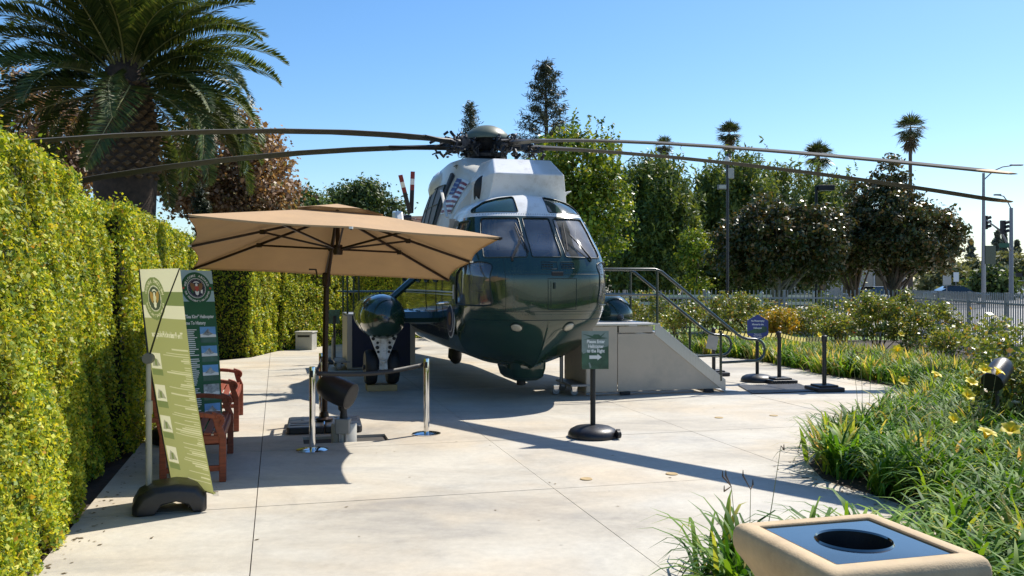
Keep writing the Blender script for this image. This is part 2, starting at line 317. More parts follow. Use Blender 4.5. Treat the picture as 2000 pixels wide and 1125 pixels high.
M['farleaf'] = leafmat('far_leaf', [(0.0, (0.09, 0.115, 0.05)), (1.0, (0.19, 0.20, 0.09))], 0.6, 0.3)
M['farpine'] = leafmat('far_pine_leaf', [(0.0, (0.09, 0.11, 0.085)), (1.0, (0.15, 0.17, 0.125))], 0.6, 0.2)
def printmat(name):
    m, t, o = nt_new(name); L = t.links.new; a = N(t, 'Attribute'); a.attribute_name = 'print'
    b = N(t, 'BsdfPrincipled', i_Roughness=0.8); L(a.outputs['Color'], b.inputs['Base Color']); tr = N(t, 'BsdfTranslucent'); L(a.outputs['Color'], tr.inputs[0])
    mx = N(t, 'MixShader'); mx.inputs[0].default_value = 0.42; L(b.outputs[0], mx.inputs[1]); L(tr.outputs[0], mx.inputs[2]); L(mx.outputs[0], o.inputs[0]); return m
M['litprint'] = printmat('backlit_banner_print')
# ------------------------------------------------------------------ ground, plaza slabs, beds, road
def sheet(name, poly, z, m, label=None):
    mb = MB(); mb.add([(p[0], p[1], z) for p in poly], [tuple(range(len(poly)))]); return tag(mb.build(name, m, fix=False), kind='structure')
sheet('ground', [(-900, -60), (900, -60), (900, 1500), (-900, 1500)], -0.10, M['dry_ground'])
PLAZA = [ST(-4, -1.42).xy, ST(20.8, -1.42).xy, (-6.05, 20.8), (-5.94, 22.85), (-5.69, 23.7), (-5.36, 24.7), (-4.49, 26.2), (-3, 28), (4.3, 28), (4.5, 26.2), (4.59, 21.7), (5.45, 19.9), (5.86, 17.1),
         (6.22, 15.8), (6.46, 14.3), (6.2, 13.3), (5.34, 12.3), (4.33, 10.98), (3.35, 9.6), (2.85, 8.6), (2.75, 7.9), (2.96, 7.4), (3.2, 6.6), (2.95, 6.05), (2.2, 5.65), (0.95, 5.33), (0.75, 4.5), (0.6, 2.0), (0.6, -4)]
PLAZA = [Vector(p) for p in PLAZA]
sheet('plaza_bedding', PLAZA, -0.03, M['joint'])
sheet('bed_soil', [(0.4, -4), (16, -4), (14.2, 27.2), (2.0, 27.2), (0.4, 20)], -0.008, M['soil'])
sheet('hedge_soil', [ST(-4, -5), ST(-4, -1.2), ST(21, -1.2), (-3.2, 28.5), (-3.2, 33), ST(33, -5)], -0.042, M['soil'])
sheet('lawn', [(-12, 27.3), (13, 27.3), (13, 41), (-12, 41)], -0.05, M['grass'])
sheet('far_lawn', [(-60, 41), (18, 41), (22, 140), (-60, 140)], -0.055, M['dry_ground'])
sheet('road', [(13.2, 20), (120, 20), (140, 140), (18, 140)], -0.06, M['paleroad'])
sheet('turn_lane', [(24, 62), (130, 62), (130, 88), (24, 88)], -0.052, M['asphalt'])
plaza = empty('plaza', (0, 0, 0)); tag(plaza, kind='structure')
def clip(poly, s0, s1, t0, t1):
    pts = [(-SA*p.x+CA*p.y, CA*p.x+SA*p.y) for p in poly]
    for ax, lim, sg in ((0, s0, 1), (0, s1, -1), (1, t0, 1), (1, t1, -1)):
        out = []
        for i in range(len(pts)):
            a, b = pts[i], pts[(i+1) % len(pts)]
            ia, ib = sg*(a[ax]-lim) >= 0, sg*(b[ax]-lim) >= 0
            if ia: out.append(a)
            if ia != ib:
                k = (lim-a[ax])/(b[ax]-a[ax]); out.append((a[0]+k*(b[0]-a[0]), a[1]+k*(b[1]-a[1])))
        pts = out
        if len(pts) < 3: return []
    return pts
PIT = (9.93, 10.36, 0.28, 1.2)
for i in range(-5, 10):
    for j in range(-2, 6):
        s0 = 7.255+2.37*i; t0 = -0.157+2.43*j; gp = 0.0035
        q = clip(PLAZA, s0+gp, s0+2.37-gp, t0+gp, t0+2.43-gp)
        if len(q) < 3: continue
        ar = abs(sum(q[k][0]*q[(k+1) % len(q)][1]-q[(k+1) % len(q)][0]*q[k][1] for k in range(len(q))))/2
        if ar < 0.02: continue
        mb = MB(); dz = random.uniform(-0.0015, 0.0015)
        if s0 < PIT[0] < s0+2.37 and t0 < PIT[2] < t0+2.43:
            a, b, c, d = s0+gp, s0+2.37-gp, t0+gp, t0+2.43-gp
            for (u0, u1, v0, v1) in ((a, PIT[0], c, d), (PIT[1], b, c, d), (PIT[0], PIT[1], c, PIT[2]), (PIT[0], PIT[1], PIT[3], d)):
                mb.prism([ST(u0, v0, -0.12), ST(u0, v1, -0.12), ST(u1, v1, -0.12), ST(u1, v0, -0.12)], (0, 0, 0.12+dz))
        else:
            mb.prism([ST(p[0], p[1], -0.12) for p in q], (0, 0, 0.12+dz))
        mb.build('slab', M['concrete'], plaza)
# gravel in the light's pit
mb = MB(); cs, ct = (PIT[0]+PIT[1])/2, (PIT[2]+PIT[3])/2
mb.prism([ST(PIT[0]-.02, PIT[2]-.02, -0.2), ST(PIT[0]-.02, PIT[3]+.02, -0.2), ST(PIT[1]+.02, PIT[3]+.02, -0.2), ST(PIT[1]+.02, PIT[2]-.02, -0.2)], (0, 0, 0.14))
for k in range(420):
    p = ST(random.uniform(PIT[0]+.02, PIT[1]-.02), random.uniform(PIT[2]+.02, PIT[3]-.02), -0.055+random.uniform(0, 0.012))
    r = random.uniform(0.008, 0.017); o_ = [p+Vector((random.uniform(.6, 1)*r*a, random.uniform(.6, 1)*r*b, random.uniform(.5, .9)*r*c)) for a, b, c in ((1,0,0),(-1,0,0),(0,1,0),(0,-1,0),(0,0,1),(0,0,-1))]
    mb.add(o_, [(0,2,4),(2,1,4),(1,3,4),(3,0,4),(2,0,5),(1,2,5),(3,1,5),(0,3,5)])
tag(mb.build('gravel', M['gravel']), 'grey gravel filling the pit around the ground floodlight', 'gravel', kind='stuff')
# in-floor uplight caps
for k, (px, py) in enumerate(((1145, 936), (1312, 926), (1404, 816), (1511, 812))):
    mb = MB(); mb.lathe([(0.055, 0.0), (0.055, 0.006), (0.047, 0.009), (0.04, 0.007)], 20)
    o = mb.build('round_floor_cover', M['lumber'], smooth=True); o.location = G(px, py)
    tag(o, ['small round tan cap set in the concrete, nearest the camera', 'small round tan cap in the concrete, second from the camera', 'small round tan cap in the concrete beyond the rotor shadow, left one', 'small round tan cap in the concrete beyond the rotor shadow, right one'][k], 'floor cover')
# ------------------------------------------------------------------ foliage generators
def leaf_quads(pts, nrm, ln, wd, tilt=0.6, fold=True):
    n = len(pts); d = nrm+rng.normal(0, tilt, (n, 3)); d /= np.linalg.norm(d, axis=1, keepdims=True)+1e-9
    a = rng.normal(0, 1, (n, 3)); a -= d*np.sum(a*d, 1, keepdims=True); a /= np.linalg.norm(a, axis=1, keepdims=True)+1e-9
    b = np.cross(d, a); sz_ = np.clip(rng.lognormal(0, .28, n), .5, 1.8); L = (ln*sz_)[:, None]; W = (wd*sz_*rng.uniform(.8, 1.2, n))[:, None]
    V = np.stack([pts-a*L*.5, pts+b*W*.5-d*W*.12+a*L*.05, pts+a*L*.5-d*L*.12, pts-b*W*.5-d*W*.12+a*L*.05], 1).reshape(-1, 3)
    Fq = np.arange(n*4).reshape(n, 4); return V, Fq
def crown_points(ells, n, k, clump, shell=0.55):
    """leaf positions: k clumps spread through ellipsoids (cx,cy,cz,rx,ry,rz)"""
    vol = np.array([e[3]*e[4]*e[5] for e in ells]); pr = vol/vol.sum(); cc = []
    for _ in range(k):
        e = ells[rng.choice(len(ells), p=pr)]; d = rng.normal(0, 1, 3); d /= np.linalg.norm(d)
        r = rng.uniform(shell, 1.0)**0.7
        cc.append([e[0]+d[0]*e[3]*r, e[1]+d[1]*e[4]*r, e[2]+d[2]*e[5]*r])
    cc = np.array(cc); sz = rng.uniform(0.6, 1.4, k); idx = rng.choice(k, n, p=(sz**2)/(sz**2).sum())
    off = rng.normal(0, 1, (n, 3))*clump*sz[idx][:, None]*np.array([1, 1, .75])*.55
    pts = cc[idx]+off; nr = off/(np.linalg.norm(off, axis=1, keepdims=True)+1e-9); nr[:, 2] += 0.5
    return pts, nr, cc
def limbs(base, top, r0, cc, nl, mb, n=7, wob=0.15):
    base = Vector(base); top = Vector(top); path = []
    for i in range(6):
        k = i/5; path.append(base.lerp(top, k)+Vector((random.uniform(-1, 1), random.uniform(-1, 1), 0))*wob*(k if k < 1 else .5))
    mb.tube(path, [r0*(1.25 if i == 0 else 1-.13*i) for i in range(6)], n)
    sel = rng.choice(len(cc), min(nl, len(cc)), replace=False)
    for q in sel:
        e = Vector(cc[q]); k = random.uniform(.35, .95); s = path[int(k*5)]
        md = s.lerp(e, .5)+Vector((random.uniform(-.1, .1), random.uniform(-.1, .1), (e-s).length*.12))
        mb.tube([s, s.lerp(md, .5)+Vector((0, 0, .03)), md, e], [r0*.45, r0*.34, r0*.22, r0*.07], 5)
def tree(name, label, base, ells, nleaf, nclump, clump, ll, lw, leaf, bark, r0, nl=14, group=None, trunk_top=None, cat='tree', shell=.5, tilt=.8):
    base = Vector(base); root = empty(name, base, 0, label, cat, group)
    E = [(e[0], e[1], e[2], e[3], e[4], e[5]) for e in ells]
    pts, nr, cc = crown_points(E, nleaf, nclump, clump, shell)
    V, Fq = leaf_quads(pts, nr, ll, lw, tilt)
    link('crown', np_mesh('crown', V, Fq), leaf, root)
    mb = MB(); tt = trunk_top if trunk_top else (E[0][0], E[0][1], E[0][2]+E[0][5]*.3)
    limbs((0, 0, -.2), tt, r0, cc, nl, mb); mb.build('trunk', bark, root, smooth=60, fix=False)
    return root
# ------------------------------------------------------------------ clipped hedges
def hedge(name, label, A, B, th, h, dens, ll, lw, side, group='clipped hedge along the plaza', batter=0.05, top=True, ends=(True, True), bump=0.035):
    """A->B is the base line of the face toward the plaza; body lies on the left of A->B when side=1"""
    A, B = Vector(A).to_2d(), Vector(B).to_2d(); d = (B-A); L = d.length; d.normalize(); nb = Vector((-d.y, d.x))*side
    root = empty(name, (A.x, A.y, 0), 0, label, 'hedge', group)
    def pt(u, w, z):
        q = d*u+nb*(w+batter*z/h); return q.x, q.y, z
    mb = MB(); i = .09
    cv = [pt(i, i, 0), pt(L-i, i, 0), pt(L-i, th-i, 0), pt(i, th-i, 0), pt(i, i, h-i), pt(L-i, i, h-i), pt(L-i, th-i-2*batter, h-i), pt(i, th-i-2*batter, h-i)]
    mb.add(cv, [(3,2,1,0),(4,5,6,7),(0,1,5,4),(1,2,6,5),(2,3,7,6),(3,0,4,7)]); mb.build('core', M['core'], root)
    P_, N_ = [], []
    def noise(a, b): return bump*(np.sin(a*2.3+1.3*np.sin(b*1.9))*.5+np.sin(b*3.1+a*1.7)*.4+np.sin(a*7.1+b*5.3)*.3)
    def face(n, fn, nv):
        u = rng.random(n); v = rng.random(n); q = fn(u, v); dep = np.abs(rng.normal(0, .06, n))-.05
        k = noise(u*8+q[0]*1.1, v*5+q[1]*.9+q[2])
        hole = np.sin(q[0]*5.1+q[2]*3.7+1.9*np.sin(q[1]*4.3))*np.sin(q[2]*6.3+q[1]*3.1+1.3*np.sin(q[0]*7.7))+.35*np.sin(q[0]*17+q[2]*13)*np.sin(q[1]*19-q[2]*11)
        dep = dep+np.clip(hole-.35, 0, 1)*.16
        nvv = np.array(nv, float); p = np.stack(q, 1)-nvv[None, :]*(dep+k)[:, None]
        P_.append(p); N_.append(np.repeat(nvv[None, :], n, 0)+np.array([0, 0, .35]))
    D2, B2 = np.array([d.x, d.y]), np.array([nb.x, nb.y])
    def mk(u, w, z):
        q = u[:, None]*D2+((w+batter*z/h)[:, None])*B2; return q[:, 0], q[:, 1], z
    face(int(L*h*dens), lambda u, v: mk(u*L, np.zeros_like(u), v*h), (-nb.x, -nb.y, 0))
    if top: face(int(L*th*dens*.7), lambda u, v: mk(u*L, v*th, np.full_like(u, h)), (0, 0, 1))
    if ends[0]: face(int(th*h*dens*.45), lambda u, v: mk(np.zeros_like(u), v*th, u*h), (-d.x, -d.y, 0))
    if ends[1]: face(int(th*h*dens*.5), lambda u, v: mk(np.full_like(u, L), v*th, u*h), (d.x, d.y, 0))
    n = int(L*dens*.10)          # stray shoots above the clipped top
    u = rng.random(n)*L; w = rng.random(n)*th*.5; q = mk(u, w, h+np.abs(rng.normal(0, .06, n))); P_.append(np.stack(q, 1)); N_.append(np.tile([0, 0, 1.0], (n, 1)))
    V, Fq = leaf_quads(np.concatenate(P_), np.concatenate(N_), ll, lw, .75)
    o = link('leaves', np_mesh('leaves', V, Fq), M['hedge'], root); tag(o, kind='stuff')
    return root
HT = -1.42
hedge('hedge', 'tall clipped yellow-green hedge nearest the camera at the left edge', ST(1.5, HT), ST(7.35, HT), 1.3, 2.56, 7600, .031, .018, 1, ends=(False, True))
hedge('hedge', 'short clipped hedge section beside the near banner stand', ST(7.72, HT-.22), ST(9.6, HT-.16), 1.3, 2.47, 5600, .034, .020, 1)
hedge('hedge', 'clipped hedge section behind the wooden benches', ST(9.8, HT-.02), ST(14.1, HT-.02), 1.3, 2.52, 4000, .039, .023, 1)
hedge('hedge', 'clipped hedge section left of the green banner below the umbrella corner', ST(14.3, HT), ST(20.7, HT), 1.3, 2.5, 2600, .048, .029, 1)
hedge('hedge', 'clipped hedge block whose dark end faces the camera behind the umbrella', (-6.12, 20.75), (-5.98, 22.7), 1.1, 2.75, 2600, .05, .03, 1, batter=-.12)
hedge('hedge', 'sunlit clipped hedge behind the grey utility box', (-5.86, 22.75), (-4.35, 26.4), 1.2, 2.7, 2400, .05, .03, 1, batter=-.08)
hedge('hedge', 'far clipped hedge behind the helicopter and its left platform', (-4.4, 26.45), (-1.2, 30.5), 1.2, 2.6, 1500, .07, .04, 1)
# ------------------------------------------------------------------ date palm on the left
def frond_mesh(name, L, droop, nl=120, ll=.46, seed=0):
    rg = np.random.default_rng(seed); V, Fq = [], []; m = 14
    path = []; a = 0.0; p = np.array([0., 0., 0.])
    for i in range(m+1):
        path.append(p.copy()); a -= droop/m*(0.4+1.2*i/m); p = p+np.array([math.cos(a), 0, math.sin(a)])*L/m
    path = np.array(path); mi = []
    for i in range(m):
        for s in (-1, 1):
            r = .018*(1-i/m)+.004; r2 = .018*(1-(i+1)/m)+.004; b = len(V)
            V += [path[i]+[0, s*r, 0], path[i+1]+[0, s*r2, 0], path[i+1]+[0, 0, r2], path[i]+[0, 0, r]]; Fq.append([b, b+1, b+2, b+3]); mi.append(1)
    for i in range(nl):
        k = .10+.9*i/nl; f = k*m; j = min(int(f), m-1); q = path[j]*(1-(f-j))+path[j+1]*(f-j); tg = path[j+1]-path[j]; tg /= np.linalg.norm(tg)
        up = np.array([-tg[2], 0, tg[0]]); l0 = ll*(math.sin(math.pi*min(1, .12+k*.88))**.55)*(.75 if k < .2 else 1)+.05
        for s in (-1, 1):
            d = tg*rg.uniform(.55, .8)+np.array([0, s, 0])*rg.uniform(.75, 1.0)+up*rg.uniform(.15, .55); d /= np.linalg.norm(d)
            w = .026; e = q+d*l0*rg.uniform(.85, 1.1); e[2] -= .05*l0; md = q+d*l0*.55; b = len(V)
            V += [q-tg*w*.4, md-tg*w, e, md+tg*w]; Fq.append([b, b+1, b+2, b+3]); mi.append(0)
    me = np_mesh(name, np.array(V), np.array(Fq)); me.materials.append(M['palmleaf']); me.materials.append(M['rachis']); me.polygons.foreach_set('material_index', mi); return me
palm_at = P(245, 551, 20.0); palm_at.z = 0
palm = empty('date_palm', palm_at, 0, 'huge date palm with thick scaly trunk and arching fronds behind the hedge', 'palm tree'); palm.scale = (1.35,)*3
PZ = 4.75
mb = MB(); prof = [(.50, -.2), (.48, 1.0), (.47, 2.4), (.50, 3.1), (.50, 3.7), (.43, 4.3), (.3, 4.8), (.1, 5.0)]
mb.lathe(prof, 26); mb.build('trunk', M['palmbark'], palm, smooth=50)
bm_ = MB(); bm_.add([(-.075, 0, 0), (0, -.01, -.055), (.075, 0, 0), (0, .0, .055), (-.04, -.06, .012), (0, -.07, -.018), (.04, -.06, .012), (0, -.065, .04)], [(0, 1, 5, 4), (1, 2, 6, 5), (2, 3, 7, 6), (3, 0, 4, 7), (4, 5, 6, 7)])
boot_me = bm_.mesh('leaf_scar'); boot_me.materials.append(M['boot'])
nb_ = 0
for row in range(17):
    z = 3.02+row*.095
    r = float(np.interp(z, [a[1] for a in prof], [a[0] for a in prof]))
    for k in range(17):
        a = 2*math.pi*(k+.5*(row % 2))/17
        if math.sin(a) > .25: continue
        o = link('leaf_scar', boot_me, None, palm); o.location = (r*math.cos(a)*.99, r*math.sin(a)*.99, z+random.uniform(-.015, .015)); o.rotation_euler = (random.uniform(-.1, .25), 0, a+math.pi/2)
        s = random.uniform(.75, 1.15)*(1 if row < 13 else .8); o.scale = (s*1.05, s*random.uniform(.6, 1.4), s)
fr = [frond_mesh('frond%d' % i, 3.3+.12*i, (1.0, 1.35, 1.7, 2.0, .7)[i], seed=i) for i in range(5)]
for i in range(132):
    az = i*2.399963; k = i/132
    if k > .42 and math.sin(az) < -.62 and i % 4: continue
    el = R(82-88*k**.9+random.uniform(-6, 6))
    v = 4 if k < .15 else (0 if k < .32 else (1 if k < .6 else random.choice((1, 2, 2, 3))))
    o = link('frond', fr[v], None, palm); z = PZ+.25-.62*k; r = .12+.24*k
    o.location = (r*math.cos(az), r*math.sin(az), z); sc = random.uniform(.62, .77)
    o.rotation_euler = (Matrix.Rotation(az+random.uniform(-.12, .12), 3, 'Z') @ Matrix.Rotation(-el, 3, 'Y') @ Matrix.Rotation(random.uniform(-.5, .5), 3, 'X')).to_euler(); o.scale = (sc,)*3
# ------------------------------------------------------------------ trees behind
def at(px, D): return ((px-1000)/F*D, D, 0)
def zz(py, D): return CAMH-(py-HZ)/F*D
def ell(px0, px1, py0, py1, D, base_px, ry=None):
    w = (px1-px0)/2/F*D; h = (py1-py0)/2/F*D
    return (((px0+px1)/2-base_px)/F*D, 0, zz((py0+py1)/2, D), w, ry if ry else w, h)
tree('sycamore_tree', 'brown-leaved sycamore tree to the right of the date palm', at(455, 26), [ell(330, 560, 215, 450, 26, 455), ell(300, 440, 250, 420, 26, 455), ell(420, 572, 285, 440, 26, 455)], 24000, 170, .42, .11, .09, M['brownleaf'], M['palebark'], .16, 26, 'brown autumn trees behind the hedge')
tree('sycamore_tree', 'brown-leaved sycamore tree at the left edge behind the date palm', at(90, 27), [ell(-60, 180, 150, 400, 27, 90), ell(20, 230, 210, 380, 27, 90)], 16000, 130, .45, .11, .09, M['brownleaf'], M['palebark'], .16, 26, 'brown autumn trees behind the hedge')
tree('garden_tree', 'low olive-green tree between the sycamore and the umbrella top', at(592, 40), [ell(560, 628, 376, 450, 40, 592)], 4500, 40, .45, .16, .11, M['oak'], M['bark'], .12, 8)
tree('oak_tree', 'dark green round oak tree behind the umbrella and the white chimney', at(705, 55), [ell(640, 760, 360, 440, 55, 705), ell(625, 700, 385, 440, 55, 705), ell(740, 785, 385, 440, 55, 705)], 12000, 110, .6, .2, .13, M['oak'], M['bark'], .25, 14)
for (px, lb) in ((388, 'thin dark cypress spire beside the sycamore, left of the pair'), (401, 'thin dark cypress spire beside the sycamore, right of the pair')):
    tree('cypress_tree', lb, at(px, 23), [ell(px-7, px+7, 345 if px < 395 else 352, 560, 23, px)], 2600, 50, .1, .09, .03, M['pine'], M['bark'], .04, 4, 'pair of cypress spires behind the hedge')
tree('pear_tree', 'tall upright yellow-green pear tree right behind the cockpit', at(1130, 31), [ell(1045, 1230, 300, 545, 31, 1130), ell(1050, 1215, 250, 430, 31, 1130), ell(1060, 1190, 370, 570, 31, 1130)], 26000, 230, .34, .12, .09, M['pear'], M['bark'], .12, 20, shell=.3)
# upright shoots on the pear tree's top
pr = [o for o in C.objects if o.name == 'pear_tree'][0]; pts = []
for k in range(40):
    px = random.uniform(1050, 1212); top = 215+abs(px-1125)*.55+random.uniform(0, 40); b0 = top+random.uniform(50, 90)
    for q in range(34):
        y = b0+(top-b0)*q/33; pts.append([((px+(q-16)*.15)-1130)/F*31+random.gauss(0, .035), random.gauss(0, .06)+math.sin(k*7)*1.2, zz(y, 31)])
pts = np.array(pts); V, Fq = leaf_quads(pts, np.tile([0, -.6, .5], (len(pts), 1)), .12, .085, .8)
tag(link('upright_shoot', np_mesh('upright_shoot', V, Fq), M['pear'], pr), kind='stuff')
def pine(name, label, px, top, bot, D, w, n, nb, dens=1.0):
    root = empty(name, at(px, D), 0, label, 'pine tree'); z1, z0 = zz(top, D), zz(bot, D); H = z1-z0; pts = []; mb = MB()
    mb.tube([(0, 0, -.3), (.1, 0, z0+H*.4), (0, 0, z1)], [.3, .18, .03], 6)
    for i in range(nb):
        k = i/nb; z = z0+H*k; a = i*2.4; L = w*F**0*(1-k)**.7*random.uniform(.55, 1.1)+.25
        e = Vector((math.cos(a)*L, math.sin(a)*L, z+L*.35)); mb.tube([(0, 0, z), e*.5+Vector((0, 0, z*.5)), e], [.05, .04, .015], 4)
        for q in range(n):
            f = random.uniform(.35, 1.08); c = Vector((0, 0, z)).lerp(e, f); pts.append([c.x+random.gauss(0, .22), c.y+random.gauss(0, .22), c.z+random.gauss(.1, .2)])
    pts = np.array(pts); V, Fq = leaf_quads(pts, np.tile([0, 0, .2], (len(pts), 1)), .42, .06, 1.0)
    link('needles', np_mesh('needles', V, Fq), M['pine'], root); mb.build('trunk', M['bark'], root, fix=False)
pine('pine_tree', 'tall open pine rising above the pear tree', 1065, 128, 330, 75, 2.5, 170, 40)
pine('pine_tree', 'small pine top peeking beside the rotor dome', 919, 206, 330, 85, 1.05, 100, 24)
def weeping(name, label, px, D, ells, n, mt):
    root = empty(name, at(px, D), 0, label, 'tree'); pts, nr, cc = crown_points(ells, n//9, 150, .7, .35)
    # hanging strands: each seed grows a short drooping chain of narrow leaflets
    st = np.repeat(pts, 9, 0); q = np.tile(np.arange(9), len(pts)); sw = np.repeat(rng.normal(0, .02, (len(pts), 2)), 9, 0)
    st[:, 2] -= q*.10; st[:, :2] += sw*q[:, None]+rng.normal(0, .05, (len(st), 2))
    V, Fq = leaf_quads(st, np.tile([0, -.5, .15], (len(st), 1)), .27, .085, .7); link('crown', np_mesh('crown', V, Fq), mt, root)
    mb = MB(); limbs((0, 0, -.2), (ells[0][0], 0, ells[0][2]), .25, cc, 18, mb); mb.build('trunk', M['bark'], root, smooth=60, fix=False)
weeping('pepper_tree', 'weeping pepper tree right of the pear tree', 1290, 46, [ell(1215, 1345, 300, 570, 46, 1290), ell(1205, 1290, 340, 580, 46, 1290)], 52000, M['pepper'])
weeping('pepper_tree', 'wide weeping pepper tree behind the camera pole', 1440, 50, [ell(1345, 1530, 300, 560, 50, 1440), ell(1335, 1440, 340, 585, 50, 1440), ell(1490, 1590, 315, 540, 50, 1440)], 62000, M['pepper'])
weeping('pepper_tree', 'pepper tree top between the box lamp and the tall magnolia', 1600, 58, [ell(1520, 1690, 335, 560, 58, 1600)], 30000, M['pepper'])
tree('yellow_shrub', 'yellow-green shrub glowing among dark trees left of the camera pole', at(1360, 42), [ell(1325, 1395, 450, 520, 42, 1360), ell(1335, 1385, 500, 590, 42, 1360)], 5000, 50, .32, .13, .09, M['pear'], M['bark'], .06, 8, cat='shrub')
tree('background_tree', 'dark leafy tree filling the gap behind the stair rails', at(1250, 52), [ell(1150, 1360, 420, 600, 52, 1250)], 15000, 130, .6, .2, .13, M['oak'], M['bark'], .2, 10)
tree('background_tree', 'dark leafy tree low behind the magnolia trunks', at(1480, 56), [ell(1340, 1600, 440, 600, 56, 1480)], 15000, 140, .6, .2, .13, M['oak'], M['bark'], .2, 10)
tree('magnolia_tree', 'bronze-leaved magnolia tree left of the box lamp', at(1520, 33), [ell(1410, 1590, 385, 550, 33, 1520), ell(1500, 1665, 400, 555, 33, 1520), ell(1390, 1520, 430, 560, 33, 1520)], 36000, 420, .26, .15, .08, M['magnolia'], M['palebark'], .13, 22, trunk_top=(0, 0, 2.6), group='bronze magnolias beyond the fence', shell=.3)
tree('magnolia_tree', 'wide dark magnolia tree with glossy leaves at the right', at(1745, 34), [ell(1630, 1878, 395, 520, 34, 1745), ell(1640, 1800, 345, 480, 34, 1745), ell(1690, 1775, 308, 400, 34, 1745), ell(1680, 1872, 430, 538, 34, 1745)], 46000, 520, .26, .15, .08, M['magnolia'], M['bark'], .17, 26, trunk_top=(0, 0, 2.4), group='bronze magnolias beyond the fence', shell=.3)
tree('magnolia_tree', 'dark magnolia tree between the other two magnolias', at(1668, 36), [ell(1580, 1730, 410, 532, 36, 1668)], 20000, 250, .26, .15, .08, M['magnolia'], M['bark'], .15, 16, trunk_top=(0, 0, 2.5), group='bronze magnolias beyond the fence', shell=.3)
tree('background_tree', 'dark tree mass high behind the pepper trees', at(1400, 75), [ell(1200, 1420, 345, 600, 75, 1400), ell(1380, 1620, 355, 600, 75, 1400)], 20000, 160, 1.0, .34, .24, M['oak'], M['bark'], .3, 10)
def fan_palm(label, px, D, crown_y, half_w, skirt, trunk_w):
    root = empty('fan_palm', at(px, D), 0, label, 'palm tree', 'tall fan palms on the skyline'); zc = zz(crown_y, D); r = half_w/F*D; V, Fq = [], []
    def fan(o, az, el, L, S):
        d = Vector((math.cos(az)*math.cos(el), math.sin(az)*math.cos(el), math.sin(el))); s = Vector((-math.sin(az), math.cos(az), 0)); u = s.cross(d)
        c = o+d*L*.3; b = len(V); V.extend([o-s*L*.012, o+s*L*.012, c+s*L*.012, c-s*L*.012]); Fq.append([b, b+1, b+2, b+3])
        for k in range(S):
            a = (k/(S-1)-.5)*2.6; e = d*math.cos(a)+s*math.sin(a); l = L*.74*random.uniform(.85, 1.1); t = c+e*l-Vector((0, 0, l*random.uniform(.0, .28))); m_ = c+e*l*.55; n_ = (s*math.cos(a)-d*math.sin(a))*L*.035
            b = len(V); V.extend([c, m_-n_, t, m_+n_]); Fq.append([b, b+1, b+2, b+3])
    nf = random.randint(24, 32)
    for i in range(nf):
        k = i/nf; fan(Vector((0, 0, zc)), i*2.4, R(82-140*k+random.uniform(-10, 10)), r*random.uniform(.85, 1.15), 13)
    link('crown', np_mesh('crown', np.array([list(v) for v in V]), np.array(Fq)), M['fan'], root)
    if skirt:
        V.clear(); Fq.clear()
        for i in range(30): fan(Vector((0, 0, zc-.2-skirt*random.random())), i*2.4, R(-60-random.uniform(0, 20)), r*.75, 7)
        link('dead_frond_skirt', np_mesh('skirt', np.array([list(v) for v in V]), np.array(Fq)), M['deadfan'], root)
    mb = MB(); w = trunk_w/F*D/2; mb.tube([(0, 0, -.2), (0, 0, zc*.5), (0, 0, zc)], [w*1.4, w, w*.8], 8); mb.build('trunk', M['bark'], root, smooth=60, fix=False)
fan_palm('short fan palm with a dry brown skirt above the pepper tree', 1297, 95, 285, 23, 2.2, 9)
fan_palm('fan palm standing directly above the camera pole', 1424, 100, 262, 29, 1.0, 9)
fan_palm('fan palm partly hidden by the lower right rotor blade', 1598, 80, 305, 36, 0, 9)
fan_palm('tallest fan palm on a bare slim trunk at the right', 1778, 88, 252, 35, 1.0, 8)
# far skyline at the right
for k, (p0, p1, t0, b0, lb) in enumerate(((1868, 1935, 510, 580, 'far bushy olive tree left of the street lamp'), (1925, 1990, 498, 580, 'far bushy olive tree right of the street lamp'), (1975, 2060, 505, 580, 'far bushy olive tree at the right edge'), (1800, 1880, 525, 582, 'far low olive tree under the magnolia'), (1900, 1965, 530, 585, 'darker low bush behind the car'))):
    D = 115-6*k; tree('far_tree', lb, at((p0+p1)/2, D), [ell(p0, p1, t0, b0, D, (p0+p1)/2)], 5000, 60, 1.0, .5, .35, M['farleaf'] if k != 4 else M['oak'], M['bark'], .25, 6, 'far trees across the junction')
for k, (px, tp, w, lb) in enumerate(((1896, 468, 1.5, 'far conifer left of the street lamp'), (1948, 452, 2.2, 'far broad conifer behind the signal arm'), (1962, 456, .9, 'far slim conifer behind the signal arm'), (1986, 470, 1.6, 'far conifer at the right edge of the picture'))):
    D = 165; root = empty('far_conifer', at(px, D), 0, lb, 'conifer', 'far conifers on the skyline'); z1 = zz(tp, D); pts = []
    n = 2600; z = rng.uniform(.12, 1, n)**.8; rr = w*1.35*(1-z)**.75*np.sqrt(rng.random(n))*(.65+.35*np.sin(z*40))+.12; a = rng.uniform(0, 6.28, n)
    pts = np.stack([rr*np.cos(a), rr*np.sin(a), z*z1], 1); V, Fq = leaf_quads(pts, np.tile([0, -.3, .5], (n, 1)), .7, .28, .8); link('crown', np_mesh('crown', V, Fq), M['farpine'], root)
    mb = MB(); mb.tube([(0, 0, -.2), (0, 0, z1*.95)], [.3, .05], 6); mb.build('trunk', M['bark'], root)
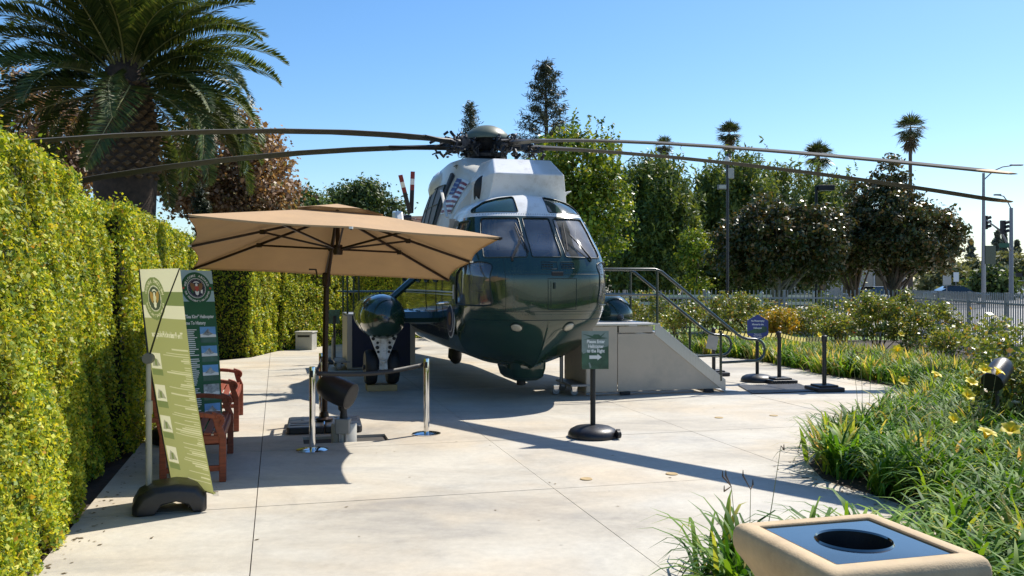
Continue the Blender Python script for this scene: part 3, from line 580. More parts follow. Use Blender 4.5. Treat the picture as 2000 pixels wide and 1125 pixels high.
# ------------------------------------------------------------------ helicopter
HEL = empty('helicopter', (0.52, 12.4, 0), R(15), 'large dark green and white helicopter parked nose-on with drooping rotor blades', 'helicopter')
def pchip(x, xs, ys):
    xs = np.array(xs, float); ys = np.array(ys, float); h = np.diff(xs); d = np.diff(ys)/h; m = np.zeros(len(xs)); m[0] = d[0]; m[-1] = d[-1]
    for i in range(1, len(xs)-1):
        if d[i-1]*d[i] > 0: w1 = 2*h[i]+h[i-1]; w2 = h[i]+2*h[i-1]; m[i] = (w1+w2)/(w1/d[i-1]+w2/d[i])
    i = np.clip(np.searchsorted(xs, x)-1, 0, len(h)-1); t = (x-xs[i])/h[i]
    return (2*t**3-3*t**2+1)*ys[i]+(t**3-2*t**2+t)*h[i]*m[i]+(-2*t**3+3*t**2)*ys[i+1]+(t**3-t**2)*h[i]*m[i+1]
Zs = [.45, .5, .6, .7, .85, 1.0, 1.2, 1.5, 1.8, 2.1, 2.4, 2.70, 2.85, 2.97, 3.04, 3.08]
Ws = [.015, .42, .72, .87, .99, 1.05, 1.08, 1.10, 1.095, 1.06, 1.0, .92, .85, .70, .47, .012]
Y0 = [.98, .82, .63, .48, .32, .19, .045, .0, .005, .12, .42, .71, .86, 1.0, 1.12, 1.25]
Ln = [.4, .75, .9, .95, 1.0, 1.05, 1.1, 1.1, 1.1, 1.05, .95, .85, .75, .6, .45, .3]
Ne = [1.05, 1.08, 1.12, 1.18, 1.3, 1.5, 2.1, 2.8, 3.0, 3.0, 3.0, 2.9, 2.8, 2.6, 2.4, 2.0]
zl = np.concatenate([np.linspace(.45, .7, 9)[:-1], np.linspace(.7, 2.72, 46)[:-1], np.linspace(2.72, 2.97, 9)[:-1], np.array([2.97, 3.0, 3.025, 3.045, 3.06, 3.07, 3.08])])
NT = 26; AFT = [2.3, 2.7, 3.2, 3.8, 4.5, 5.3, 6.2, 7.1, 8.0, 9.2, 10.5, 12, 13.5, 15, 16]
bm = bmesh.new(); rows = []
for z in zl:
    w, y0, L, ne = (float(pchip(z, Zs, q)) for q in (Ws, Y0, Ln, Ne)); half = []
    for i in range(NT+1):
        a = math.pi/2*i/NT; x = w*math.sin(a)**(2/ne); y = y0+L*(1-math.cos(a)**(2/ne) if i < NT else 1.0); half.append((x, y, z))
    for y in AFT:
        f = max(0, (y-7)/9); zc = 2.55; zt = z if z > zc and y < 9 else zc+(z-zc)*(1-.72*min(1, f*1.1)); half.append((w*(1-.78*f), y, zt))
    rows.append([bm.verts.new((-p[0], p[1], p[2])) for p in half[::-1]]+[bm.verts.new(p) for p in half[1:]])
nc = len(rows[0])
for a, b in zip(rows[:-1], rows[1:]):
    for j in range(nc-1): bm.faces.new((a[j], a[j+1], b[j+1], b[j]))
for r in (rows[0], rows[-1]):
    for j in range((nc-1)//2): 
        try: bm.faces.new((r[j], r[j+1], r[nc-2-j], r[nc-1-j]) if r[j+1] is not r[nc-2-j] else (r[j], r[j+1], r[nc-1-j]))
        except ValueError: pass
bmesh.ops.recalc_face_normals(bm, faces=bm.faces)
bvh = BVHTree.FromBMesh(bm)
def surf_front(x, z, off=0.0):
    l, n, i, d = bvh.ray_cast(Vector((x, -3, z)), Vector((0, 1, 0)))
    return l+n*off if l else None
def surf_side(y, z, s, off=0.0):
    l, n, i, d = bvh.ray_cast(Vector((3*s, y, z)), Vector((-s, 0, 0)))
    return l+n*off if l else None
def rounded(poly, r, k=3):
    out = []; n = len(poly)
    for i in range(n):
        p = Vector(poly[i]); a = (Vector(poly[i-1])-p); b = (Vector(poly[(i+1) % n])-p)
        ra = min(r, a.length*.45); rb = min(r, b.length*.45); A = p+a.normalized()*ra; B = p+b.normalized()*rb
        for q in range(k+1):
            t = q/k; out.append(A*(1-t)**2+p*2*t*(1-t)+B*t*t)
    return out
def cut_region(poly, axis, sel):
    """slice the skin along a convex outline seen along axis ('y' from the front, 'x' from the side); returns the faces inside"""
    n = len(poly); ar = sum(poly[i][0]*poly[(i+1) % n][1]-poly[(i+1) % n][0]*poly[i][1] for i in range(n))
    if ar < 0: poly = poly[::-1]
    prj = (lambda v: Vector((v.x, v.z))) if axis == 'y' else (lambda v: Vector((v.y, v.z)))
    lo = Vector((min(p[0] for p in poly)-.06, min(p[1] for p in poly)-.06)); hi = Vector((max(p[0] for p in poly)+.06, max(p[1] for p in poly)+.06))
    def cand():
        fs = []
        for f in bm.faces:
            if f.material_index == 9: continue
            c = f.calc_center_median()
            if not sel(c): continue
            q = [prj(v.co) for v in f.verts]
            if max(p.x for p in q) < lo.x or min(p.x for p in q) > hi.x or max(p.y for p in q) < lo.y or min(p.y for p in q) > hi.y: continue
            fs.append(f)
        return fs
    fs = cand()
    for i in range(n):
        a, b = Vector(poly[i]), Vector(poly[(i+1) % n]); d = b-a
        if d.length < 1e-4: continue
        nn = Vector((-d.y, d.x)).normalized()
        no = Vector((nn.x, 0, nn.y)) if axis == 'y' else Vector((0, nn.x, nn.y)); co = Vector((a.x, 0, a.y)) if axis == 'y' else Vector((0, a.x, a.y))
        fs = [f for f in fs if f.is_valid]
        # only faces not already wholly outside an earlier edge
        g = set(fs)
        for f in fs:
            for e in f.edges: g.add(e)
            for v in f.verts: g.add(v)
        r = bmesh.ops.bisect_plane(bm, geom=list(g), plane_co=co, plane_no=no, dist=1e-5)
        fs = [x for x in r['geom'] if isinstance(x, bmesh.types.BMFace)]
        keep = []
        for f in fs:
            c = prj(f.calc_center_median())
            if (c-a).dot(nn) > -1e-6: keep.append(f)
        fs = keep
    return fs
front = lambda c: c.y < 1.75
# white upper part of the skin
gall = list(bm.verts)+list(bm.edges)+list(bm.faces)
bmesh.ops.bisect_plane(bm, geom=gall, plane_co=(0, 0, 2.715), plane_no=(0, 0, 1), dist=1e-5)
for f in bm.faces:
    if f.calc_center_median().z > 2.715: f.material_index = 1
panes = []
def window(name, poly, axis, sel, mt, frame_mat, fr=.013, r=.05):
    pl = rounded(poly, r); fs = cut_region(pl, axis, sel)
    if not fs: return None
    b2 = bmesh.new(); vm = {}
    for f in fs:
        vs_ = []
        for v in f.verts:
            if v not in vm: vm[v] = b2.verts.new(v.co-v.normal*.012)
            vs_.append(vm[v])
        try: b2.faces.new(vs_)
        except ValueError: pass
    me = bpy.data.meshes.new(name); b2.to_mesh(me); b2.free()
    o = link(name, me, mt, HEL, smooth=True)
    bmesh.ops.delete(bm, geom=fs, context='FACES')
    path = []
    n = len(pl)
    for i in range(n):
        a, b = Vector(pl[i]), Vector(pl[(i+1) % n]); k = max(1, int((b-a).length/.05))
        for q in range(k):
            p = a.lerp(b, q/k)
            h = surf_front(p.x, p.y, .002) if axis == 'y' else surf_side(p.x, p.y, -1 if sel(Vector((-1, p.x, p.y))) and not sel(Vector((1, p.x, p.y))) else 1, .002)
            if h: path.append(h)
    if path:
        mb = MB(); mb.tube(path+[path[0], path[1]], fr, 6, cap=False); mb.build('frame', frame_mat, o, smooth=80)
    return o
# eyebrow windows, windscreen panes, quarter lights, lower side windows, cabin windows
for s in (-1, 1):
    q = [(.23*s, 2.775), (.85*s, 2.775), (.83*s, 2.835), (.66*s, 2.945), (.45*s, 3.0), (.23*s, 3.03)]
    window('eyebrow_window', q, 'y', front, M['tint'], M['seam'], .008, .03)
window('windscreen_pane', [(-.215, 2.10), (.215, 2.10), (.205, 2.685), (-.205, 2.685)], 'y', front, M['glass'], M['seam'], .009, .035)
for s in (-1, 1):
    window('windscreen_pane', [(.275*s, 2.10), (.86*s, 2.09), (.82*s, 2.46), (.77*s, 2.685), (.262*s, 2.685)], 'y', front, M['glass'], M['seam'], .009, .04)
    sd_ = (lambda c, s=s: c.x*s > .55)
    window('quarter_window', [(.98, 2.10), (1.62, 2.08), (1.62, 2.66), (1.06, 2.66)], 'x', sd_, M['glass'], M['seam'], .014, .06)
    window('lower_side_window', [(.16, 1.42), (1.12, 1.42), (1.12, 1.86), (.75, 2.0), (.36, 2.045), (.19, 2.0)], 'x', sd_, M['glass'], M['seam'], .009, .09)
    sc_ = (lambda c, s=s: c.x*s > .3 and c.y > 1.6)
    for y in (2.6, 3.5, 4.4, 5.3, 6.2): window('cabin_window', [(y, 1.76), (y+.42, 1.76), (y+.42, 2.16), (y, 2.16)], 'x', sc_, M['darkglass'], M['seam'], .014, .08)
me = bpy.data.meshes.new('fuselage'); bm.to_mesh(me); bm.free()
fus = link('fuselage', me, [M['green'], M['white']], HEL, smooth=True)
try: me.set_sharp_from_angle(angle=R(32))
except Exception: pass
# raised skin seams, hatches and rivet rows
def seam(pts, axis='y', r=.0035, name='panel_seam', m='seam', s=1):
    out = []
    for a, b in zip(pts[:-1], pts[1:]):
        a, b = Vector(a), Vector(b); k = max(2, int((b-a).length/.05))
        for q in range(k):
            p = a.lerp(b, q/k); h = surf_front(p.x, p.y, .001) if axis == 'y' else surf_side(p.x, p.y, s, .001)
            if h: out.append(h)
    h = surf_front(*pts[-1], .001) if axis == 'y' else surf_side(pts[-1][0], pts[-1][1], s, .001)
    if h: out.append(h)
    if len(out) > 2: mb = MB(); mb.tube(out, r, 5); mb.build(name, M[m], HEL, fix=False)
seam([(0, 1.22), (0, .52)], r=.012, name='stem_strip', m='green'); seam([(-1.0, 1.34), (1.0, 1.34)]); seam([(-1.0, 1.22), (1.0, 1.22)], r=.006); seam([(-.62, 1.86), (.98, 1.86)]); seam([(.78, 1.35), (.80, 2.08)]); seam([(-.6, 1.35), (-.62, 2.1)])
for q in ([(-.02, 1.37), (-.02, 1.80), (.40, 1.80), (.40, 1.37), (-.02, 1.37)], [(.02, 1.41), (.02, 1.76)], [(-.10, 1.93), (.13, 1.93), (.13, 2.03), (-.10, 2.03), (-.10, 1.93)], [(.19, 1.94), (.38, 1.94), (.38, 2.03), (.19, 2.03), (.19, 1.94)]): seam(q, r=.005, name='nose_hatch', m='seam')
for s in (-1, 1):
    seam([(1.25, .95), (1.25, 2.6)], 'x', s=s); seam([(2.2, .9), (2.2, 2.6)], 'x', s=s); seam([(1.2, 2.3), (9, 2.3)], 'x', s=s); seam([(1.0, 1.02), (9, 1.02)], 'x', r=.008, s=s)
    seam([(2.75, .95), (2.75, 2.35), (3.75, 2.35), (3.75, .95)], 'x', r=.007, name='cabin_door_seam', s=s)
    # pale cheat line with its forward tick
    for dz in (0, -.045):
        mb = MB(); pp = [surf_side(y, 1.60+dz, s, .003) for y in np.linspace(1.28, 7.0, 40)]; mb.tube([p for p in pp if p], .011 if dz == 0 else .006, 5); mb.build('cheat_line', M['white'], HEL, fix=False)
    mb = MB(); pp = [surf_side(1.28-abs(k-4)*.004, 1.50+k*.03, s, .003) for k in range(8)]; mb.tube([p for p in pp if p], .011, 5); mb.build('cheat_line_tick', M['white'], HEL, fix=False)
me2 = MB(); me2.lathe([(.007, -.002), (.0065, .002), (.003, .0045)], 6); 
rv = MB()
for (x0, z0, x1, z1, n) in ((-.8, 2.745, .8, 2.745, 46), (-.95, 1.30, .98, 1.30, 48), (-.6, 1.90, .76, 1.90, 36), (.62, 1.4, .62, 1.82, 14), (.84, 1.4, .85, 2.05, 18), (-.5, 1.40, -.5, 1.84, 14)):
    for k in range(n):
        t = k/(n-1); p = surf_front(x0+(x1-x0)*t, z0+(z1-z0)*t, .001)
        if p: rv.box(p, (.009, .006, .009))
tag(rv.build('rivet_row', M['rivet'], HEL, fix=False), kind='stuff')
# vents with slots
for x0 in (-.085, .205):
    for k in range(4):
        for r_ in range(2):
            p = surf_front(x0+.04*k+.015, 1.965+.03*r_, .002)
            mb = MB(); mb.box(p, (.028, .012, .014)); mb.build('vent_slot', M['black'], HEL)
mb = MB(); mb.box(surf_front(.12, 1.865, .0), (.17, .02, .055)); mb.build('nose_vent', M['black'], HEL, bev=.006)
mb = MB(); mb.box(surf_front(.07, 1.70, .012), (.03, .03, .09)); mb.build('hatch_latch', M['seam'], HEL, bev=.008)
# landing lights in the hull
for x in (-.42, .33):
    p = surf_front(x, 1.12); l, nrm, i_, d_ = bvh.ray_cast(Vector((x, -3, 1.12)), Vector((0, 1, 0)))
    Mq = nrm.to_track_quat('Z', 'Y').to_matrix(); mb = MB(); mb.lathe([(.095, -.03), (.095, .006), (.082, .012)], 24, p, Mq); o = mb.build('landing_light', M['seam'], HEL, smooth=True)
    mb = MB(); mb.lathe([(.08, .0), (.08, .013), (.06, .026), (.03, .033), (.005, .035)], 24, p, Mq); mb.build('lens', M['lamp'], o, smooth=60)
# chin fairing under the keel with its stub antenna
mb = MB(); cf = []
for z, hx, y0, y1 in ((.60, .26, .95, 1.9), (.45, .26, .98, 1.85), (.32, .23, 1.02, 1.8), (.27, .18, 1.08, 1.74)):
    cf.append([(-hx-.02, y1, z), (-hx, y0+.06, z), (-hx+.06, y0, z), (hx-.06, y0, z), (hx, y0+.06, z), (hx+.02, y1, z)])
for a, b in zip(cf[:-1], cf[1:]): mb.add(a+b, [(i, (i+1) % 6, 6+(i+1) % 6, 6+i) for i in range(6)])
mb.add(cf[-1], [tuple(range(6))]); mb.build('chin_fairing', M['green'], HEL, smooth=50)
mb = MB(); mb.lathe([(.07, .28), (.07, .2), (.05, .19)], 16, (-.06, 1.25, 0)); mb.build('belly_antenna', M['black'], HEL, smooth=True)
mb = MB(); mb.lathe([(.07, -.006), (.07, .008), (.05, .014)], 20, (-.08, .96, .50), Vector((0, -1, -.3)).to_track_quat('Z', 'Y').to_matrix(), sy=.45); mb.build('hull_light', M['lamp'], HEL, smooth=True)
mb = MB(); mb.tube([(-.25, 5.4, .55), (-.25, 5.4, .3), (-.2, 5.5, .22)], [.12, .14, .1], 12); mb.build('belly_beacon', M['black'], HEL, smooth=True)
# keel spray strake
for s in (-1, 1):
    pp = []
    for k in range(26):
        z = .52+.56*(k/25)**1.0; y = .95-.0*k; h = surf_front(s*(.02+.62*(k/25)), .50+.12*(k/25), .002)
        if h: pp.append(h)
    if len(pp) > 3: mb = MB(); mb.tube(pp, .006, 5); mb.build('spray_strake', M['green'], HEL, fix=False)
# wipers
for (x0, x1, z1, bx, bz0, bz1) in ((-.50, -.28, 2.42, -.30, 2.16, 2.58), (.66, .42, 2.40, .36, 2.18, 2.60)):
    a = surf_front(x0, 2.07, .03); b = surf_front(x1, z1, .05); mb = MB(); mb.tube([surf_front(x0, 2.05, .0), a, a.lerp(b, .5)+Vector((0, -.03, 0)), b], [.022, .016, .011, .009], 6)
    o = mb.build('wiper_arm', M['black'], HEL, smooth=True); mb = MB(); mb.tube([surf_front(bx-.03*(1 if x0 < 0 else -1), bz1, .025), surf_front(bx, (bz0+bz1)/2, .032), surf_front(bx+.04*(1 if x0 < 0 else -1), bz0, .025)], .011, 6); mb.build('wiper_blade', M['black'], o, smooth=True)
# cockpit interior
mb = MB(); mb.box((0, 1.35, 1.30), (1.8, 1.7, .04)); mb.build('cockpit_floor', M['hatchgrey'], HEL)
mb = MB(); mb.prism([(-.72, .45, 2.0), (-.72, .75, 2.22), (-.72, .95, 2.18), (-.72, .95, 1.35), (-.72, .5, 1.35)], (1.44, 0, 0)); mb.build('instrument_panel', M['black'], HEL, bev=.02)
for x in (-.5, .5):
    mb = MB(); mb.box((x, 1.55, 1.66), (.48, .46, .12)); mb.box((x, 1.80, 2.02), (.46, .12, .70)); mb.box((x, 1.80, 2.44), (.26, .10, .16)); mb.build('pilot_seat', M['seat'], HEL, bev=.03)
mb = MB(); mb.box((0, 2.1, 2.0), (2.0, .04, 1.5)); mb.build('cockpit_bulkhead', M['cabin'], HEL)
for x in (-.62, .66):
    mb = MB(); n = 22; v = []
    for k in range(n+1):
        xx = x-.22+.44*k/n; yy = 1.40+.035*math.sin(k*1.5); v += [(xx, yy, 2.0), (xx, yy, 2.72)]
    mb.add(v, [(2*k, 2*k+2, 2*k+3, 2*k+1) for k in range(n)]); mb.build('curtain', M['curtain'], HEL, smooth=70)
# side seal, hand grip
sp = surf_side(1.55, 1.2, -1, .0)
o = None
for (r0, mt, off) in ((.30, 'white', .010), (.275, 'navy', .014), (.21, 'white', .018), (.195, 'navy', .022), (.10, 'brownink', .026)):
    mb = MB(); mb.lathe([(r0, 0), (r0, off)], 32, sp, Matrix.Rotation(R(-90), 3, 'Y'), sy=.95); o2 = mb.build('side_emblem' if o is None else 'emblem_ring', M[mt], HEL if o is None else o); o = o or o2
mb = MB(); mb.tube([surf_side(2.05, 1.42, -1, 0), surf_side(2.05, 1.42, -1, .07), surf_side(2.25, 1.42, -1, .07), surf_side(2.25, 1.42, -1, 0)], .02, 8); mb.build('grab_handle', M['steel'], HEL, smooth=True)
# upper deck: transmission fairing
def loft(name, secs, mt, smooth=40, cap=True, parent=HEL):
    mb = MB(); n = len(secs[0]); v = [p for s_ in secs for p in s_]
    mb.add(v, [(i*n+j, i*n+(j+1) % n, (i+1)*n+(j+1) % n, (i+1)*n+j) for i in range(len(secs)-1) for j in range(n)])
    if cap: mb.add(secs[0], [tuple(range(n))]); mb.add(secs[-1], [tuple(range(n))])
    return mb.build(name, mt, parent, smooth=smooth)
def deck_sec(y, wb, wt, zt, zb=2.62, r=.16):
    h = [(wb, zb), (wb*.62+wt*.38, zb+(zt-zb)*.4), (wt, zt-r), (wt-.035, zt-r*.45), (wt-r*.55, zt-.03), (wt-r*1.3, zt)]
    return [(-a, y, b) for a, b in h]+[(a, y, b) for a, b in h[::-1]]
loft('transmission_fairing', [deck_sec(2.35, .98, .50, 3.54), deck_sec(2.8, 1.0, .55, 3.68), deck_sec(3.35, 1.0, .56, 3.78), deck_sec(3.55, 1.0, .60, 3.93), deck_sec(4.3, .98, .64, 3.97), deck_sec(5.2, .95, .64, 3.94), deck_sec(6.2, .9, .55, 3.62), deck_sec(7.6, .75, .40, 3.2), deck_sec(8.6, .6, .25, 2.95)], M['offwhite'])
for s in (-1, 1):
    mb = MB(); mb.lathe([(.02, -.62), (.2, -.56), (.31, -.36), (.36, 0), (.32, .4), (.15, .7), (.02, .78)], 20, (s*.46, 5.0, 3.54), Matrix.Rotation(R(-90), 3, 'X') @ Matrix.Rotation(R(0), 3, 'Y')); mb.build('cooler_fairing', M['offwhite'], HEL, smooth=70)
    # engine cowl on each side ahead of the gearbox
    mb = MB(); mb.lathe([(.18, -.5), (.24, -.4), (.26, -.1), (.26, .4), (.2, .8)], 24, (s*.36+.04, 2.62, 3.22), Matrix.Rotation(R(-90), 3, 'X')); mb.build('engine_cowl', M['offwhite'], HEL, smooth=50)
    mb = MB(); mb.lathe([(.22, 0), (.2, -.02), (.05, -.05)], 24, (s*.44, 1.86, 3.22), Matrix.Rotation(R(-90), 3, 'X')); mb.build('intake', M['black'], HEL, smooth=True)
def deck_side(y, k, s, off=.012):      # a point on the sloping fairing side, k = 0 bottom .. 1 top
    wb, wt, zt = np.interp(y, [2.35, 3.35, 4.3, 5.2, 6.2, 7.6], [.98, 1.0, .98, .95, .9, .75]), np.interp(y, [2.35, 2.8, 3.35, 3.55, 4.3, 5.2, 6.2, 7.6], [.5, .55, .56, .60, .64, .64, .55, .4]), np.interp(y, [2.35, 2.8, 3.35, 3.55, 4.3, 5.2, 6.2, 7.6], [3.54, 3.68, 3.78, 3.93, 3.97, 3.94, 3.62, 3.2])
    zb = 2.62; a = Vector((wb, 0, zb)); m_ = Vector((wb*.62+wt*.38, 0, zb+(zt-zb)*.4)); t = Vector((wt, 0, zt-.16))
    q = a.lerp(m_, k/.45) if k < .45 else m_.lerp(t, (k-.45)/.55); q.x += off; q.y = y; q.z += off*.5; q.x *= s; return q
def deck_patch(name, y0, y1, k0, k1, mt, s, off, parent=HEL, n=6):
    mb = MB(); v = [deck_side(y0+(y1-y0)*i/n, k0+(k1-k0)*j/n, s, off) for j in range(n+1) for i in range(n+1)]
    mb.add(v, [(j*(n+1)+i, j*(n+1)+i+1, (j+1)*(n+1)+i+1, (j+1)*(n+1)+i) for j in range(n) for i in range(n)])
    return mb.build(name, mt, parent, fix=False)
for s in (-1, 1):
    f_ = deck_patch('flag_panel', 2.55, 3.35, .28, .92, M['white'], s, .018)
    for k in range(7):
        a = .30+.62*k/7; deck_patch('flag_stripe', 2.57, 3.33 if k < 3 else 3.0, a, a+.045, M['redpaint'], s, .023, f_)
    deck_patch('flag_canton', 2.96, 3.33, .62, .91, M['bluepaint'], s, .026, f_)
    for k in range(5):
        for j in range(3): q = deck_patch('flag_star', 3.0+.065*k, 3.025+.065*k, .66+.08*j, .685+.08*j, M['white'], s, .030, f_, 1)
    hp = deck_patch('access_hatch', 3.75, 5.6, .12, .72, M['hatchgrey'], s, .02)
    for k in range(4): mb = MB(); mb.tube([deck_side(3.75+1.85*k/3, a, s, .024) for a in np.linspace(.12, .72, 6)], .012, 5); mb.build('hatch_rib', M['seam'], hp, fix=False)
    for k in range(3): mb = MB(); mb.tube([deck_side(a, .12+.3*k, s, .024) for a in np.linspace(3.75, 5.6, 8)], .010, 5); mb.build('hatch_rib', M['seam'], hp, fix=False)
    deck_patch('exhaust_opening', 3.45, 3.72, .1, .9, M['black'], s, .016)
    mb = MB()
    for k in range(12): mb.box(deck_side(3.62, .98, s, .0)+Vector((s*-.02, .0, -.24+.03*k-.05)), (.03, .22, .012))
    g_ = mb.build('vent_grille', M['black'], HEL)
    mb = MB(); mb.bar(deck_side(2.5, .18, s, .05), deck_side(3.3, .62, s, .16), .05, .03); mb.build('service_strut', M['offwhite'], HEL, bev=.01)
# forward debris shield over the intakes
SH_ = [(-.66, 1.50, 2.90), (.66, 1.50, 2.90), (.585, 1.40, 3.33), (-.585, 1.40, 3.33), (-.50, 1.85, 3.58), (.50, 1.85, 3.58), (-.52, 2.6, 3.60), (.52, 2.6, 3.60), (-.80, 2.6, 2.84), (.80, 2.6, 2.84), (-.70, 1.9, 3.30), (.70, 1.9, 3.30), (-.76, 1.95, 2.86), (.76, 1.95, 2.86), (-.72, 2.6, 3.3), (.72, 2.6, 3.3)]
SH = [(x*.95+.12, y, z+.085+(.03 if z > 3.5 else 0)) for x, y, z in SH_]
mb = MB(); mb.add(SH, [(0, 1, 2, 3), (3, 2, 5, 4), (4, 5, 7, 6), (0, 3, 10, 12), (3, 4, 10), (10, 4, 6, 14), (12, 10, 14, 8), (1, 13, 11, 2), (2, 11, 5), (11, 15, 7, 5), (13, 9, 15, 11), (6, 7, 15, 9, 8, 14)])
o = mb.build('debris_shield', M['white'], HEL); bevel(o, .02, 3)
mb = MB(); mb.lathe([(.12, 0), (.12, .01), (.10, .014)], 24, (-.585, 2.1, 3.18), Matrix.Rotation(R(-90), 3, 'Y') @ Matrix.Rotation(R(0), 3, 'Z'), sy=.5); mb.build('shield_opening', M['black'], HEL)
for x in (-.12, -.02, .14, .24):
    mb = MB(); mb.box((x+.12, 1.47, 3.0), (.035, .05, .06)); mb.build('shield_bracket', M['white'], HEL, bev=.008)
mb = MB(); mb.tube([(.70, 2.0, 2.86), (.78, 2.0, 3.05), (.92, 2.0, 3.2), (1.0, 2.02, 3.23)], [.03, .026, .022, .008], 8); mb.build('probe_tube', M['white'], HEL, smooth=True)
# stub wings, sponsons, landing gear
for s, xs in ((-1, -2.0), (1, 1.88)):
    mb = MB(); sp_ = [(.02, -.0), (.16, .03), (.28, .12), (.345, .30), (.37, .58), (.37, 1.1), (.34, 1.9), (.26, 2.7), (.1, 3.3), (.02, 3.4)]
    mb.lathe([(r, y) for r, y in sp_], 30, (xs, 2.1, 1.19), Matrix.Rotation(R(-90), 3, 'X')); so = mb.build('sponson', M['green'], HEL, smooth=70)
    mb = MB(); mb.tube([(xs+s*.0+.0, 2.12, 1.17), (xs, 2.02, 1.17), (xs, 1.98, 1.17)], [.05, .045, .02], 10); mb.build('position_light', M['hatchgrey'], so, smooth=True)
    mb = MB(); mb.tube([(xs+.371*math.cos(a), 2.68, 1.19+.371*math.sin(a)) for a in np.linspace(0, 6.283, 40)], .004, 5, cap=False); mb.build('panel_seam', M['seam'], so, fix=False)
    mb = MB(); mb.tube([(xs+.295*math.cos(a), 2.27, 1.19+.295*math.sin(a)) for a in np.linspace(0, 6.283, 40)], .004, 5, cap=False); mb.build('panel_seam', M['seam'], so, fix=False)
    # wing as a rounded slab
    sec = [(2.55, 1.17), (2.62, 1.27), (2.85, 1.31), (3.3, 1.27), (3.6, 1.19), (3.3, 1.10), (2.8, 1.06), (2.6, 1.10)]
    loft('stub_wing', [[(s*.9, y, z) for y, z in sec], [(xs-s*.2, y, z) for y, z in sec]], M['green'])
    mb = MB(); mb.tube([(xs-s*.16, 2.9, 1.46), (s*1.06, 3.1, 2.12)], .055, 10); mb.build('sponson_strut', M['green'], HEL, smooth=True)
    g = MB(); tr = [(-.22, .90), (.22, .90), (.06, .50), (.07, .36), (-.07, .36), (-.06, .50)]
    g.prism([(xs+x, 2.42, z) for x, z in tr], (0, .05, 0)); gp_ = g.build('gear_bracket', M['gearwhite'], HEL, bev=.012)
    for x, z, r in ((-.165, .855, .028), (.165, .855, .028), (-.095, .79, .022), (.095, .79, .022), (-.10, .715, .03), (.10, .715, .03), (-.085, .645, .022), (.085, .645, .022)):
        mb = MB(); mb.lathe([(r, 0), (r, .01)], 16, (xs+x, 2.409, z), Matrix.Rotation(R(90), 3, 'X')); mb.build('bracket_hole', M['black'], gp_)
    mb = MB(); mb.box((xs, 2.415, .70), (.10, .04, .34)); mb.tube([(xs, 2.42, .52), (xs, 2.5, .40), (xs, 2.72, .36)], .05, 10); mb.build('gear_leg', M['gearwhite'], HEL, bev=.01)
    mb = MB(); mb.tube([(xs-.30, 2.7, .38), (xs+.30, 2.7, .38)], .04, 10); mb.build('axle', M['hub'], HEL, smooth=True)
    for dx in (-.175, .175):
        mb = MB(); mb.lathe([(.15, -.09), (.25, -.092), (.275, -.06), (.282, 0), (.275, .06), (.25, .092), (.15, .09)], 32, (xs+dx, 2.72, .382), Matrix.Rotation(R(90), 3, 'Y')); wo_ = mb.build('wheel', M['black'], HEL, smooth=50)
        mb = MB(); mb.lathe([(.15, -.085), (.12, -.07), (.05, -.095), (.04, .095), (.12, .07), (.15, .085)], 24, (xs+dx, 2.72, .382), Matrix.Rotation(R(90), 3, 'Y')); mb.build('rim', M['hatchgrey'], wo_, smooth=40)
# tail pylon, tail rotor, tail wheel
mb = MB(); mb.prism([(-.12, 14.2, 2.6), (-.12, 15.2, 3.9), (-.12, 15.9, 3.95), (-.12, 16.2, 2.3), (-.12, 15, 2.2)], (.24, 0, 0)); mb.build('tail_pylon', M['white'], HEL, bev=.05)
thub = Vector((.42, 15.55, 3.72)); mb = MB(); mb.tube([(.1, 15.55, 3.72), thub], [.12, .09], 12); tr_ = mb.build('tail_rotor_hub', M['hub'], HEL, smooth=True)
for a in (R(96), R(114), R(186), R(258), R(330)):
    d = Vector((0.02, math.cos(a), math.sin(a))); d.x = {96: .02, 114: -.30}.get(round(math.degrees(a)), .02); d.normalize()
    s_ = Vector((.9, 0, 0)).cross(d).normalized(); s_ = (s_*.25+Vector((1, 0, 0))*.97).normalized()
    for (r0, r1, m_) in ((.15, .85, 'black'), (.85, 1.02, 'redpaint'), (1.02, 1.2, 'white'), (1.2, 1.42, 'redpaint')):
        mb = MB(); mb.bar(thub+d*r0, thub+d*r1, .02, .13, up=s_); mb.build('tail_blade', M[m_], tr_)
# main rotor: mast, hub, dome, blades
HUB = Vector((.06, 4.0, 4.20))
mb = MB(); mb.tube([(HUB.x, HUB.y, 3.8), (HUB.x, HUB.y, 4.02), (HUB.x, HUB.y, 4.12), (HUB.x, HUB.y, 4.26)], [.32, .24, .16, .30], 20); mb.build('rotor_mast', M['hub'], HEL, smooth=40)
mb = MB(); mb.lathe([(.42, 4.32), (.425, 4.35), (.38, 4.43), (.28, 4.52), (.15, 4.575), (.02, 4.59)], 36, (HUB.x, HUB.y, 0)); mb.build('rotor_dome', M['dome'], HEL, smooth=60)
mb = MB(); mb.lathe([(.30, 4.25), (.34, 4.30), (.40, 4.325)], 30, (HUB.x, HUB.y, 0)); mb.build('dome_skirt', M['black'], HEL, smooth=True)
mb = MB(); mb.lathe([(.10, 3.98), (.34, 4.0), (.36, 4.05), (.3, 4.08)], 28, (HUB.x, HUB.y, 0)); mb.build('swashplate', M['hub'], HEL, smooth=True)
